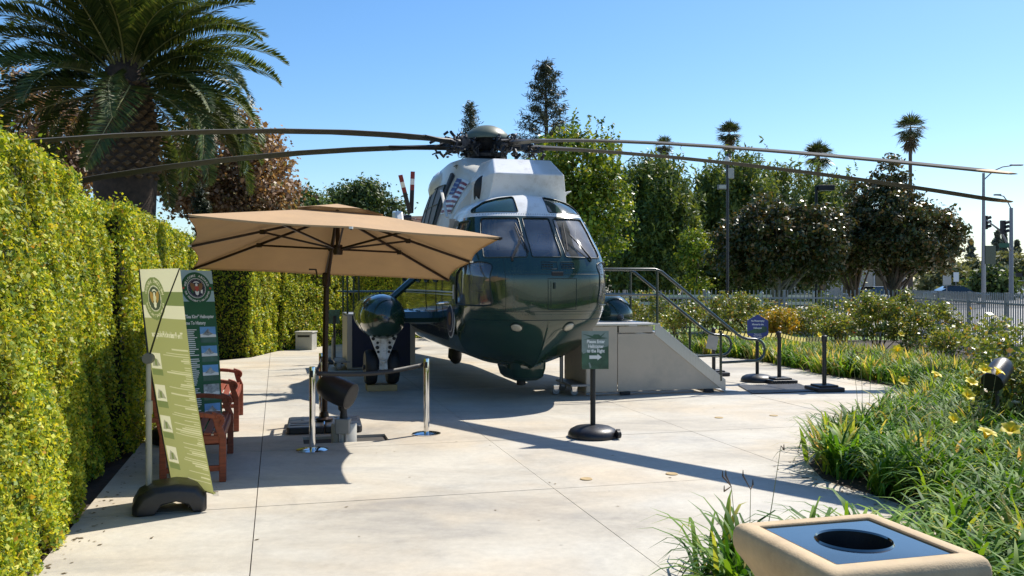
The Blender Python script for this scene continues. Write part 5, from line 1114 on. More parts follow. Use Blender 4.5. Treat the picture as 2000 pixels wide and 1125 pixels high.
for k, s_ in enumerate(('Please Enter', 'Helicopter', 'to the Right')): text_mesh(s_, .052, M['paper'], pl, pn.p(.52, .315+.123*k, .003), (1, 0, 0), (0, 0, 1), bold=.045, xs=.78)
pn.poly('arrow', [(.28, .64), (.58, .64), (.58, .60), (.74, .685), (.58, .77), (.58, .73), (.28, .73)], M['paper'], pl, .003)
sb = sign_stand(G(1479, 745), 'blue six-sided no-photography sign by the stair foot', R(-6), .80); pw, ph = .36, .46
hx = [(0, .23), (.5, 0), (1, .23), (1, .77), (.5, 1), (0, .77)]; zc = .95
mb = MB(); mb.prism([((u-.5)*pw, -.035, zc+ph/2-v*ph) for u, v in hx], (0, -.012, 0)); pl = mb.build('sign_panel', M['signblue'], sb)
pn = Panel((-pw/2, -.048, zc+ph/2), (pw, 0, 0), (0, 0, -ph))
pn.poly('printed_helicopter', [(.02, .66), (.35, .54), (.62, .52), (.72, .44), (.90, .46), (.96, .56), (.90, .66), (.6, .72), (.3, .71), (.04, .72)], M['signgreen'], pl, .001)
for k, s_ in enumerate(('No Photography', 'Allowed in the', 'Helicopter')): text_mesh(s_, .042, M['paper'], pl, pn.p(.5, .27+.135*k, .003), (1, 0, 0), (0, 0, 1), bold=.035, xs=.80)
for k, s_ in enumerate(('Please secure', 'your belongings', 'before entering')): text_mesh(s_, .026, M['paper'], pl, pn.p(.5, .76+.065*k, .003), (1, 0, 0), (0, 0, 1), bold=.03, xs=.85)
sl = sign_stand(P(653, 712, 19.3)*1, 'small dark sign on a black base beside the far hedge', R(8), 1.02); sl.location.z = 0
mb = MB(); mb.box((-.01, .04, 1.0), (.24, .012, .30)); mb.build('sign_panel', M['signgreen'], sl, bev=.004)
# ------------------------------------------------------------------ black posts with caution tape
def black_post(p, label):
    root = empty('black_barrier_post', p, R(10), label, 'barrier post', 'black barrier posts with caution tape')
    mb = MB(); mb.box((0, 0, .035), (.46, .46, .07)); b = mb.build('base', M['blackplastic'], root, bev=.012); mb = MB(); mb.box((0, 0, .085), (.32, .32, .035)); mb.build('base_step', M['blackplastic'], b, bev=.01)
    mb = MB(); mb.tube([(0, 0, .09), (0, 0, .80)], .034, 16); mb.build('post', M['blackplastic'], root, smooth=40); mb = MB(); mb.lathe([(.042, .78), (.046, .80), (.046, .88), (.03, .895)], 18); mb.build('tape_head', M['blackplastic'], root, smooth=40); return root
bp = [G(1394, 733), G(1522, 748), G(1610, 763)]
for p, l in zip(bp, ('black barrier post behind the lower stair rail', 'middle black barrier post right of the blue sign', 'black barrier post nearest the flower bed')): r0 = black_post(p, l)
mb = MB(); mb.box((-.04, -.06, .62), (.20, .008, .26), M=Matrix.Rotation(R(12), 3, 'Y')); o = mb.build('hanging_notice', M['greybox']); o.location = bp[0]; tag(o, 'small grey notice hanging on the post by the stair rail', 'notice')
for a, b, l in ((bp[0], bp[1], 'yellow and black tape from the stair post to the middle post'), (bp[1], bp[2], 'yellow and black tape between the middle and right posts')):
    d = b-a; n = 30; root = empty('caution_tape', a, 0, l, 'tape', 'caution tapes'); 
    for mi, nm in ((0, 'tape'), (1, 'tape_stripe')):
        mb = MB()
        for k in range(n):
            if mi == 1 and k % 2: continue
            def q(f, top, sh=0): f = min(1, max(0, f+sh)); p = d*f; return p+Vector((0, 0, .84-.05*math.sin(math.pi*f)+(.032 if top else -.032)))+Vector((0, -.002 if mi else 0, 0))
            f0, f1 = k/n, (k+(.55 if mi else 1))/n; e = .018
            if mi: mb.add([q(f0, 0), q(f1, 0), q(f1, 1, e), q(f0, 1, e)], [(0, 1, 2, 3)])
            else: mb.add([q(f0, 0), q(f1, 0), q(f1, 1), q(f0, 1)], [(0, 1, 2, 3)])
        mb.build(nm, M['black'] if mi else M['tapeyellow'], root, fix=False)
# mat and ramp plate
mb = MB(); mq = [G(1442, 754), G(1562, 751), G(1597, 765), G(1470, 770)]
mb.prism([(p.x, p.y, .003) for p in mq], (0, 0, .012)); ma = mb.build('floor_mat', M['blackplastic']); tag(ma, 'dark ribbed floor mat at the foot of the stair', 'mat')
for k in range(26):
    f = (k+.5)/26; a = mq[0].lerp(mq[1], f); b = mq[3].lerp(mq[2], f); mb = MB(); mb.bar((a.x, a.y, .017), (b.x, b.y, .017), .012, .006); mb.build('rib', M['hatchgrey'], ma)
# ------------------------------------------------------------------ boarding platforms
def platform(loc, rz, label, length, width, H, stair, side='aluflat'):
    root = empty('boarding_platform', loc, rz, label, 'platform', 'boarding platforms beside the helicopter')
    run = 1.12
    # side sheets
    def sheet_(nm, pts, y, m=side, t=.012): mb = MB(); mb.prism([(x, y, z) for x, z in pts], (0, t, 0)); return mb.build(nm, M[m], root, bev=.003)
    for y in (0, width):
        sheet_('side_sheet', [(0, .06), (.50, .06), (.50, H-.04), (0, H-.04)], y); 
        if stair:
            sheet_('side_sheet', [(.51, .06), (length+run-.02, .06), (length+run-.02, .17), (length-.02, H-.16), (.51, H-.16)], y)
            sheet_('recess_panel', [(.53, H-.145), (length-.09, H-.145), (length-.09, H-.045), (.53, H-.045)], y+.012)
            sheet_('stringer', [(length-.06, H-.04), (length, H-.02), (length+run+.02, .20), (length+run+.02, .02), (length+run-.04, .04), (length-.06, H-.18)], y-.012 if y == 0 else y+.012, 'alu', .016)
        else:
            sheet_('side_sheet', [(.51, .06), (length-.1, .06), (length-.1, H-.04), (.51, H-.04)], y); sheet_('corner_post', [(length-.1, .04), (length, .04), (length, H-.03), (length-.1, H-.03)], y-.01, 'aluflat', .05); sheet_('corner_post', [(-.01, .04), (.09, .04), (.09, H-.03), (-.01, H-.03)], y-.018, 'aluflat', .05)
        mb = MB(); mb.box((length/2, y, H-.015), (length+.03, .05, .03)); mb.build('deck_edge', M['alu'], root, bev=.004)
    mb = MB(); mb.box((0, width/2, H/2), (.014, width-.02, H-.1)); mb.build('end_panel', M['aluflat'], root)
    mb = MB(); mb.box((length/2, width/2, H-.02), (length-.02, width-.06, .03)); mb.build('deck', M['alu'], root)
    mb = MB(); mb.box((length/2+.3*bool(stair), .03, .035), (length+.6*bool(stair), .04, .03)); mb.build('base_rail', M['graymetal'], root)
    if stair:
        for k in range(6): x = length+run*(k+.5)/6; z = H*(1-(k+1)/6.6); mb = MB(); mb.box((x, width/2, z), (.22, width-.03, .035)); mb.build('tread', M['alu'], root, bev=.004)
        for k in range(24): 
            f = k/24; x = length+.02+f*run; z = H-.045-f*(H-.16); mb = MB(); mb.box((x, -.0135, z), (.014, .004, .045)); mb.build('stringer_rib', M['alu'], root)
        mb = MB(); mb.prism([(length+run, 0, .02), (length+run+.26, 0, .006), (length+run+.26, 0, .002), (length+run, 0, .002)], (0, width, 0)); mb.build('ramp_plate', M['alu'], root)
        for x in (.62, length+run-.28): mb = MB(); mb.box((x, -.02, .035), (.16, .05, .05)); mb.build('foot_bracket', M['black'], root, bev=.006)
    for (x, y) in ((-.16, .12), (-.16, .75), (-.40, .3)):
        mb = MB(); mb.lathe([(.055, -.018), (.062, -.01), (.062, .01), (.055, .018)], 18, (x, y, .064), Matrix.Rotation(R(90), 3, 'X')); c_ = mb.build('caster', M['graymetal'], root, smooth=40); mb = MB(); mb.prism([(x-.03, y-.025, .06), (x+.03, y-.025, .06), (x+.05, y-.025, .15), (x-.04, y-.025, .15)], (0, .05, 0)); mb.build('caster_fork', M['steel'], c_)
    mb = MB(); mb.box((-.1, .4, .17), (.30, .85, .03)); mb.tube([(-.25, .5, .17), (-.25, .5, .62)], .03, 8); mb.build('caster_frame', M['graymetal'], root)
    hr = .84
    for y in (0.0, width):
        if stair:
            mb = MB(); ev = [(-.3, H+hr), (length+.0, H+hr), (length+run+.28, .88)]; lp = [(length+run+.40, .84), (length+run+.55, .83)]+[(length+run+.55+.16*math.sin(a), .66+.17*math.cos(a)) for a in np.linspace(.3, 2.85, 8)]+[(length+run+.55, .49), (length+run-.06, .47)]
            mb.tube([(x, y, z) for x, z in ev[:1]]+[(length-.06, y, H+hr), (length+.05, y, H+hr-.035)]+[(length+run+.22, y, .92), (length+run+.30, y, .87)]+[(x, y, z) for x, z in lp], .022, 10); mb.build('hand_rail', M['rail'], root, smooth=50)
            mb = MB(); mb.tube([(-.3, y, H+.44), (length+.05, y, H+.44)], .016, 8); mb.build('mid_rail', M['rail'], root, smooth=50)
            posts = ((length-.02, H, H+hr), (length+run-.06, .18, .98), (-.28, H, H+hr))
        else:
            mb = MB(); mb.tube([(-.1, y, H+hr), (length, y, H+hr)], .02, 10); mb.build('hand_rail', M['rail'], root, smooth=50); mb = MB(); mb.tube([(-.1, y, H+.44), (length, y, H+.44)], .015, 8); mb.build('mid_rail', M['rail'], root, smooth=50); posts = ((0.0, H, H+hr), (.22, H, H+hr), (length-.02, H, H+hr))
        for x, z0, z1 in posts: mb = MB(); mb.tube([(x, y, z0), (x, y, z1)], .021, 10); mb.build('rail_post', M['rail'], root, smooth=50)
    return root
platform((1.14, 13.72, 0), R(13.5), 'aluminium boarding stair with dark rails right of the nose', 1.18, 1.15, 1.11, True)
platform((-3.26, 17.75, 0), R(15), 'aluminium boarding platform behind the left sponson', 1.35, 1.15, 1.12, False, 'navy')  # dark navy sides paint in the shaded inside of an open frame
# grey utility box against the far hedge
ub = empty('utility_box', P(598, 680, 23.3).xy.to_3d(), R(-6), 'small grey vented utility box against the far hedge', 'utility box')
mb = MB(); mb.box((0, 0, .22), (.44, .40, .44)); mb.build('cabinet', M['greybox'], ub, bev=.01); mb = MB(); mb.box((0, 0, .455), (.48, .44, .04)); mb.build('lid', M['greybox'], ub, bev=.012)
mb = MB(); mb.box((0, -.2015, .355), (.32, .006, .055)); mb.build('vent', M['black'], ub); mb = MB(); mb.box((0, -.202, .19), (.33, .006, .22)); mb.build('front_panel', M['greybox'], ub, bev=.004)
# ------------------------------------------------------------------ waste bin in the foreground
tb = empty('waste_bin', (1.133, 2.97, 0), R(15.2), 'square tan cast-stone waste bin with a dark steel top at the lower right', 'waste bin')
def ring(h, z, r=.03):
    h_ = h-r; out = []
    for cx, cy, a0 in ((h_, h_, 0), (-h_, h_, 90), (-h_, -h_, 180), (h_, -h_, 270)):
        for k in range(5): a = R(a0+90*k/4); out.append((cx+r*math.cos(a), cy+r*math.sin(a), z))
    return out
prof = [(.235, 0), (.235, .05), (.215, .10), (.222, .68), (.225, .70), (.232, .715), (.24, .73), (.247, .745), (.268, .778), (.284, .803), (.291, .826), (.293, .848), (.291, .870), (.285, .887), (.276, .8965), (.262, .90), (.225, .90), (.2225, .898), (.2205, .888), (.2165, .888), (.2145, .897)]
secs = [ring(h, z, .022 if h > .23 else .008) for h, z in prof]; n = 20; mb = MB()
mb.add([p for s_ in secs for p in s_], [(i*n+j, i*n+(j+1) % n, (i+1)*n+(j+1) % n, (i+1)*n+j) for i in range(len(secs)-1) for j in range(n)]); mb.build('bin_body', M['stone'], tb, smooth=45)
mb = MB(); k = 48; rr_ = .126; sq = []; 
for i in range(k):
    a = 2*math.pi*i/k+R(45); c, s_ = math.cos(a), math.sin(a); q = .2135/max(abs(c), abs(s_)); sq.append((q*c, q*s_, .893))
ci = [(rr_*math.cos(2*math.pi*i/k+R(45)), rr_*math.sin(2*math.pi*i/k+R(45)), .893) for i in range(k)]; c2 = [(x*.97, y*.97, .899) for x, y, z in ci]; c3 = [(x*.94, y*.94, .893) for x, y, z in ci]; c4 = [(x*.94, y*.94, .80) for x, y, z in ci]
mb.add(sq+ci+c2+c3, [(j*k+i, j*k+(i+1) % k, (j+1)*k+(i+1) % k, (j+1)*k+i) for j in range(3) for i in range(k)]); mb.build('steel_top', M['hazeltop'], tb, smooth=30)
mb = MB(); mb.add([(x, y, .8925) for x, y, z in c3]+[(x, y, .3) for x, y, z in c4], [(i, (i+1) % k, k+(i+1) % k, k+i) for i in range(k)]+[tuple(range(k, 2*k))]); mb.build('liner', M['black'], tb)
# ------------------------------------------------------------------ black bullet spotlight in the bed
sp0 = P(1950, 728, 9.6); sp_ = empty('bed_spotlight', (sp0.x, sp0.y, 0), 0, 'black bullet spotlight standing in the daylily bed', 'spotlight')
axs = Vector((.62, .55, .42)).normalized(); Mq = axs.to_track_quat('Z', 'Y').to_matrix()
mb = MB(); mb.lathe([(.11, -.20), (.115, -.17), (.12, .05), (.11, .13), (.08, .19), (.02, .21)], 30, (0, 0, sp0.z), Mq); h_ = mb.build('lamp_housing', M['blackplastic'], sp_, smooth=45); mb = MB(); mb.lathe([(.10, -.205), (.10, -.199)], 30, (0, 0, sp0.z), Mq); mb.build('lamp_glass', M['black'], h_)
mb = MB(); mb.tube([(0, .02, -.05), (0, .02, sp0.z-.1)], .02, 10); mb.build('stem', M['blackplastic'], sp_)
# ------------------------------------------------------------------ daylilies
def blades(base, az, L, e0, curl, w, nseg=5):
    n = len(base); p = base.copy(); V = []; el = e0.copy(); hd = np.stack([np.cos(az), np.sin(az)], 1); sv = np.stack([-np.sin(az), np.cos(az), np.zeros(n)], 1)
    for k in range(nseg+1):
        f = k/nseg; ww = (w*(1-f**2.2)*(.6+.4*min(1, f*3)))[:, None]+.0006
        V.append(p-sv*ww); V.append(p+sv*ww)
        d = np.stack([hd[:, 0]*np.cos(el), hd[:, 1]*np.cos(el), np.sin(el)], 1); p = p+d*(L/nseg)[:, None]; el = el-curl*(.35+1.3*f)/nseg
        el = np.maximum(el, -1.35); p[:, 2] = np.maximum(p[:, 2], .01)
    V = np.stack(V, 1); m = 2*(nseg+1); idx = np.arange(n)[:, None, None]*m+np.array([[2*k, 2*k+1, 2*k+3, 2*k+2] for k in range(nseg)])[None]
    return V.reshape(-1, 3), idx.reshape(-1, 4)
def clump_np(cx, cy, nb, L, spread=.10, curl=(1.4, 3.0)):
    b = np.stack([cx+rng.normal(0, spread, nb), cy+rng.normal(0, spread, nb), np.zeros(nb)-.02], 1); az = rng.uniform(0, 2*math.pi, nb)
    return b, az, L*rng.uniform(.6, 1.15, nb), rng.uniform(R(52), R(86), nb), rng.uniform(*curl, nb), rng.uniform(.010, .021, nb)
def flower(parent, p, tilt, sc=1.0, m='petal'):
    mb = MB(); q = Matrix.Rotation(tilt[0], 3, 'X') @ Matrix.Rotation(tilt[1], 3, 'Y')
    for k in range(6):
        a = k*math.pi/3; Rz = Matrix.Rotation(a, 3, 'Z'); w = .03 if k % 2 else .022
        pr_ = [(0.004, 0, 0), (.02, 0, .045), (.055, 0, .07), (.085, 0, .062)]; v = []
        for i, (x, y, z) in enumerate(pr_): ww = w*(.4, .9, 1, .15)[i]; v += [Vector(p)+q @ (Rz @ Vector((x, -ww, z)))*sc, Vector(p)+q @ (Rz @ Vector((x, ww, z)))*sc]
        mb.add(v, [(2*i, 2*i+1, 2*i+3, 2*i+2) for i in range(3)])
    return mb.build('flower', M[m], parent, smooth=60, fix=False)
def stalk(parent, p0, p1, nm='flower_stalk', buds=0):
    mb = MB(); mb.tube([p0, Vector(p0).lerp(Vector(p1), .6)+Vector((.01, 0, .02)), p1], [.003, .0025, .0015], 5); o = mb.build(nm, M['rachis'], parent, fix=False)
    for k in range(buds): b = Vector(p1)+Vector((random.uniform(-.05, .05), random.uniform(-.05, .05), random.uniform(-.03, .07))); mb = MB(); mb.tube([p1, b, b+Vector((0, 0, .03))], [.002, .005, .002], 5); mb.build('bud', M['boot'], o, fix=False)
# foreground clumps, each a plant of its own
CL = [((1.22, 4.78), 120, .62, 'daylily clump left of the waste bin', [((-.05, 0, .66), 3, None), ((.08, .1, .62), 2, None), ((.26, .15, .85), 1, None)]),
      ((3.02, 8.15), 150, .68, 'arching daylily clump at the left tip of the flower bed', []),
      ((3.42, 7.45), 150, .66, 'dark arching daylily clump at the bed edge, right of the tip', [((.0, -.1, .5), 1, None)]),
      ((3.75, 9.55), 130, .62, 'daylily clump with dry buds against the bright concrete', [((-.12, 0, .95), 3, None), ((-.02, .05, 1.0), 4, None), ((.08, .0, .98), 3, None)]),
      ((3.25, 6.15), 110, .60, 'daylily clump with yellow flowers right of the waste bin', [((.05, .1, .66), 0, (.3, .2)), ((.20, .05, .70), 0, (.6, -.3)), ((.32, .0, .66), 0, (.8, .2))]),
      ((3.6, 5.75), 110, .62, 'broad yellow-tipped daylily clump at the right edge below the flowers', [((.02, .0, .72), 0, (.5, .4)), ((.12, .1, .62), 1, (.9, 0))]),
      ((4.75, 10.7), 120, .6, 'daylily clump with one tall yellow flower beside the concrete', [((-.15, 0, .92), 0, (.9, -.3)), ((.25, -.1, .62), 0, (.4, .3))]),
      ((4.75, 9.2), 120, .58, 'daylily clump with yellow flowers in the middle of the bed', [((-.1, -.1, .70), 0, (.6, .1)), ((.1, .0, .82), 0, (.7, -.2)), ((.22, 0, .80), 0, (.4, .5))]),
      ((4.3, 8.4), 120, .58, 'daylily clump with a low yellow flower in the middle of the bed', [((-.1, -.1, .68), 0, (.9, .2))])]
BV = []
for (c, nb, L, lab, fl_) in CL:
    root = empty('daylily_clump', (c[0], c[1], 0), 0, lab, 'daylily', 'daylily clumps at the front of the bed')
    a = clump_np(0, 0, nb, L, .07, (1.4, 3.0)); V, Fq = blades(*a, nseg=7); tag(link('leaf_blades', np_mesh('leaf_blades', V, Fq), M['lily'], root), kind='stuff')
    for (q, bd, tl) in fl_:
        stalk(root, (q[0]*.3, q[1]*.3, 0), q, buds=bd)
        if tl: flower(root, q, tl, .85)
# the rest of the daylilies as one ground cover
def inpoly(x, y, poly):
    c = False; n = len(poly)
    for i in range(n):
        a, b = poly[i], poly[(i+1) % n]
        if (a[1] > y) != (b[1] > y) and x < (b[0]-a[0])*(y-a[1])/(b[1]-a[1])+a[0]: c = not c
    return c
PL = [(p.x, p.y) for p in PLAZA]
def edge_dist(x, y): 
    d = 99
    for i in range(10, 26):
        a, b = Vector(PL[i]), Vector(PL[i+1]); e = b-a; t = max(0, min(1, (Vector((x, y))-a).dot(e)/e.length_squared)); d = min(d, (Vector((x, y))-a-e*t).length)
    return d
A_, B_ = [], []
for _ in range(7500):
    x, y = random.uniform(1.0, 8.8), random.uniform(4.2, 24)
    if inpoly(x, y, PL): continue
    d = edge_dist(x, y)
    if d < .16: continue
    if y > 13.2 and d > 2.3: continue
    if y <= 13.2 and (d > 3.4 or x > y*.60+.6): continue
    if y < 5.2 and x < 1.9: continue
    if abs(x-1.133) < .5 and abs(y-2.97) < .5: continue
    if any((x-c[0][0])**2+(y-c[0][1])**2 < .05 for c in CL): continue
    if any((x-q[0])**2+(y-q[1])**2 < (.085 if y < 12 else .06) for q in A_): continue
    A_.append((x, y, d))
for dry in (0, 1):
    parts = []
    for (x, y, d) in A_:
        isd = (random.Random(int(x*971+y*131)).random() < (.07 if y < 12 else .22)+.2*(d > 1.0 and y > 12))
        if isd != bool(dry): continue
        nb = 105 if y < 9 else (75 if y < 15 else 48); parts.append(clump_np(x, y, nb, .56 if not dry else .52, .085, (1.9, 3.6) if not dry else (.3, 1.4)))
        if dry: parts[-1] = parts[-1][:5]+(parts[-1][5]*1.5,)
        else: parts[-1] = parts[-1][:2]+(parts[-1][2]*1.12,)+parts[-1][3:]
    arr = [np.concatenate([p[i] for p in parts]) for i in range(6)]; V, Fq = blades(*arr, nseg=5)
    tag(link('daylilies', np_mesh('daylilies', V, Fq), M['lilydry'] if dry else M['lily']), 'mass of green daylily leaves filling the flower bed' if not dry else 'yellowing daylily leaves mixed through the flower bed', 'daylilies', kind='stuff')
for k, (px, py, D) in enumerate(((1762, 748, 10.6), (1598, 657, 17.5), (1758, 655, 16.4), (1857, 823, 8.2), (1290, 640, 20))):
    p = P(px, py, D); root = empty('daylily_flower', (p.x, p.y, 0), 0, ['yellow daylily bloom standing clear against the pale concrete', 'orange-yellow daylily bloom beside the right barrier post', 'small yellow bloom before the big rose bush', 'yellow daylily bloom low in the middle of the bed', 'small orange bloom behind the stair platform'][k], 'flower', 'single daylily blooms'); stalk(root, (0, 0, 0), (0, 0, p.z)); flower(root, (0, 0, p.z), (.9, random.uniform(-.5, .5)), .85)
# ------------------------------------------------------------------ roses
ro_me = {}
def bloom(root, p, r, m):
    if m not in ro_me:
        mb = MB()
        for k in range(14):
            a = k*2.4; rr_ = .25+.75*k/14; Rz = Matrix.Rotation(a, 3, 'Z'); t = .9-.75*rr_
            v = [Rz @ Vector((x, y, z)) for x, y, z in ((.1*rr_, 0, -.2), (.7*rr_, -.45, .1+t*.4), (1.0*rr_, 0, .05+t*.5), (.7*rr_, .45, .1+t*.4))]; mb.add(v, [(0, 1, 2, 3)])
        ro_me[m] = mb.mesh('bloom'); ro_me[m].materials.append(M[m])
    o = link('bloom', ro_me[m], None, root); o.location = p; o.scale = (r,)*3; o.rotation_euler = (random.uniform(-.8, .8), random.uniform(-.8, .8), random.uniform(0, 6)); return o
def rose(px, D, w, h, label, n=2600, fl=10, fm='rosewhite', leaf='rose', low=.25):
    b = ((px-1000)/F*D, D, 0); root = empty('rose_bush', b, 0, label, 'rose bush', 'rose bushes along the fence')
    E = [(0, 0, low+(h-low)*.5, w*.5, w*.45, (h-low)*.5), (w*.18, .05, h*.72, w*.28, w*.28, h*.25), (-w*.2, -.05, h*.6, w*.28, w*.3, h*.3)]
    pts, nr, cc = crown_points(E, n, 46, .16, .25); V, Fq = leaf_quads(pts, nr, .06, .042, .8); tag(link('leaves', np_mesh('leaves', V, Fq), M[leaf], root), kind='stuff')
    mb = MB()
    for k in range(11): c = cc[k]; mb.tube([(random.gauss(0, .06), random.gauss(0, .06), -.03), (c[0]*.5, c[1]*.5, c[2]*.55), tuple(c)], [.014, .01, .004], 5)
    mb.build('stems', M['bark'], root, fix=False)
    for k in range(fl): c = cc[random.randrange(len(cc))]; bloom(root, (c[0]*1.05, c[1]-.12, c[2]+random.uniform(0, .15)), random.uniform(.03, .055), fm)
for a in ((1255, 24, 1.3, 1.55, 'rose bush seen between the stair rail posts', 2600, 9), (1325, 25, 1.5, 1.2, 'low rose bush behind the descending stair rail', 2400, 6), (1405, 24, 1.7, 1.55, 'tall rose bush with white blooms behind the blue sign', 4200, 14), (1470, 25, 1.6, 1.5, 'rose bush with white blooms left of the golden shrub', 3800, 14),
          (1580, 24, 1.3, 1.25, 'loose rose bush right of the golden shrub', 2400, 7), (1628, 22.5, 1.1, .95, 'small rose bush with red blooms behind the right barrier post', 1500, 5, 'rosered'), (1715, 21, 1.8, 1.62, 'big dense rose bush left of the fence corner', 6000, 6), (1785, 20, 1.8, 1.38, 'big rose bush right before the fence corner', 5000, 5), (1850, 18.5, 1.4, .85, 'low rose bush before the slanting fence', 2200, 4),
          (1925, 15.5, .9, 1.25, 'sparse rose bush with white blooms before the pickets', 800, 10), (1975, 12.6, 1.0, 1.25, 'tall rose bush with white blooms at the right edge', 1500, 16), (1990, 9.9, 1.0, .95, 'rose bush at the right edge behind the black spotlight', 2200, 5), (1648, 23, 1.0, 1.1, 'thin rose bush between the barrier post and the big rose bush', 1200, 4)): rose(*a)
rose(1525, 23.5, 1.2, 1.1, 'golden yellow shrub beside the blue sign', 2800, 0, leaf='rosegold')
# ------------------------------------------------------------------ picket fence
pk = MB(); pk.box((0, 0, .76), (.024, .024, 1.50)); pk_me = pk.mesh('picket'); pk_me.materials.append(M['fence'])
def fence(a, b, label, z=1.52, sp=.127):
    a, b = Vector(a), Vector(b); d = b-a; L = d.length; ang = math.atan2(d.y, d.x); root = empty('picket_fence', (a.x, a.y, 0), ang, label, 'fence', 'grey metal picket fence')
    n = int(L/sp)
    for k in range(n): o = link('picket', pk_me, None, root); o.location = (k*sp+sp/2, 0, random.uniform(-.006, .006)); 
    for z_ in (.22, 1.27): mb = MB(); mb.box((L/2, 0, z_), (L, .045, .045)); mb.build('rail', M['fence'], root)
    k = 0
    while k*2.4 <= L: mb = MB(); mb.box((k*2.4+.001, 0, .74), (.07, .07, 1.5)); mb.box((k*2.4, 0, 1.5), (.085, .085, .03)); mb.build('post', M['fence'], root); k += 1
fence((1.0, 27), (12.0, 27), 'grey picket fence running across behind the rose bushes'); fence((12.06, 26.9), (9.6, 11.4), 'grey picket fence slanting toward the camera at the right')
# white ranch fences
def ranch(a, b, label, n):
    a, b = Vector(a), Vector(b); d = b-a; root = empty('ranch_fence', (a.x, a.y, 0), math.atan2(d.y, d.x), label, 'fence', 'white rail fences beyond the picket fence'); L = d.length
    for z in (.45, .80, 1.12): mb = MB(); mb.box((L/2, 0, z), (L, .04, .13)); mb.build('rail', M['whitefence'], root)
    for k in range(n+1): mb = MB(); mb.box((L*k/n, -.05, .62), (.13, .13, 1.24)); mb.lathe([(.09, 1.24), (.09, 1.27), (.02, 1.36)], 8, (L*k/n, -.05, 0)); mb.build('post', M['whitefence'], root)
ranch((4.0, 40), (13.5, 40), 'white rail fence behind the lawn', 4); ranch((46, 92), (72, 88), 'white rail fence across the junction at the right', 9)
# clipped dark bushes on the lawn and by the road
for k, (px, D, w, h, lb) in enumerate(((1330, 36, 1.6, .95, 'round dark bush on the lawn behind the pickets'), (1590, 41, 3.2, 1.15, 'low clipped bush behind the magnolias'), (1790, 46, 2.6, 1.3, 'low bush right of the brick planter'), (1200, 37, 2.2, 1.1, 'low dark bush behind the right sponson'))):
    tree('bush', lb, at(px, D), [(0, 0, h*.5, w*.5, w*.4, h*.5)], 2600, 60, .3, .10, .07, M['oak'], M['bark'], .04, 3, cat='bush')
mb = MB(); mb.box((0, 0, .35), (1.9, .6, .7)); o = mb.build('brick_planter', M['brickred'], bev=.02); o.location = at(1717, 47); tag(o, 'low red brick planter behind the magnolia trunks', 'planter')
# ------------------------------------------------------------------ house roof on the left, building on the right
hs = empty('house', (-8.6, 62, 0), R(-8), 'house with a brown shingle roof and white chimney behind the umbrella', 'house')
mb = MB(); mb.box((2, 4, 1.6), (13, 8, 3.2)); mb.build('wall', M['wallpale'], hs)
mb = MB(); mb.add([(-5, -.6, 3.1), (9, -.6, 3.1), (9, 8.6, 3.1), (-5, 8.6, 3.1), (-.5, 4, 6.6), (6.5, 4, 6.6)], [(0, 1, 5, 4), (1, 2, 5), (2, 3, 4, 5), (3, 0, 4), (3, 2, 1, 0)]); rf = mb.build('roof', M['roof'], hs)
for k in range(13):
    z = 3.15+3.4*k/13; f = k/13; mb = MB(); mb.bar((-5+4.5*f, -.6+4.6*f-.02, z), (9-2.5*f, -.6+4.6*f-.02, z), .04, .05); mb.build('shingle_course', M['roof'], rf)
mb = MB(); mb.lathe([(.22, 0), (.22, .5), (.26, .52), (.22, .62)], 14, (5.2, 2.3, 5.0)); mb.build('roof_vent', M['black'], rf)
mb = MB(); mb.box((-1.9, 1.2, 4.5), (1.0, .8, 3.6)); ch = mb.build('chimney', M['whitefence'], hs, bev=.03); mb = MB(); mb.box((-1.9, 1.2, 6.5), (1.15, .95, .45)); mb.build('chimney_cap', M['whitefence'], ch, bev=.05)
of = empty('office_building', (24.5, 70, 0), R(4), 'pale low building glimpsed behind the magnolia trunks', 'building')
mb = MB(); mb.box((1, 4, 2.0), (11, 8, 4.0)); mb.build('wall', M['wallpale'], of); mb = MB(); mb.box((1, 4, 4.15), (12, 9, .3)); mb.build('roof', M['hatchgrey'], of)
for k in range(4): mb = MB(); mb.box((-3.2+2.6*k, -.03, 1.9), (1.5, .1, 2.2)); w_ = mb.build('window', M['whitefence'], of); mb = MB(); mb.box((-3.2+2.6*k, -.09, 1.9), (1.3, .06, 2.0)); mb.build('pane', M['darkglass'], w_)
# ------------------------------------------------------------------ lamp poles, cameras, signals
cp = empty('camera_pole', at(1421, 26.2), 0, 'dark slim pole with a grey box, cameras and a small floodlight beyond the fence', 'camera pole'); q = lambda px, py: Vector(((px-1421)/F*26.2, 0, zz(py, 26.2)))
mb = MB(); mb.tube([(0, 0, 0), q(1421, 300)], .042, 10); mb.build('pole', M['blackplastic'], cp, smooth=True)
mb = MB(); mb.box(q(1427, 339), (.17, .14, .30)); mb.build('equipment_box', M['greybox'], cp, bev=.01); mb = MB(); mb.lathe([(.06, .0), (.08, .06), (.07, .14), (.03, .2)], 14, q(1420, 318)); mb.build('camera_dome', M['paper'], cp, smooth=True)
mb = MB(); mb.tube([q(1421, 366), q(1405, 362)], .02, 6); mb.box(q(1409, 366)+Vector((0, -.08, 0)), (.24, .14, .14)); mb.build('floodlight', M['hatchgrey'], cp); mb = MB(); mb.box(q(1409, 366)+Vector((0, -.155, 0)), (.20, .012, .10)); mb.build('floodlight_glass', M['lamp'], cp)
bl_ = empty('box_lamp', at(1594, 35), 0, 'black parking lamp with a flat box head above the magnolias', 'lamp post'); q2 = lambda px, py: Vector(((px-1594)/F*35, 0, zz(py, 35)))
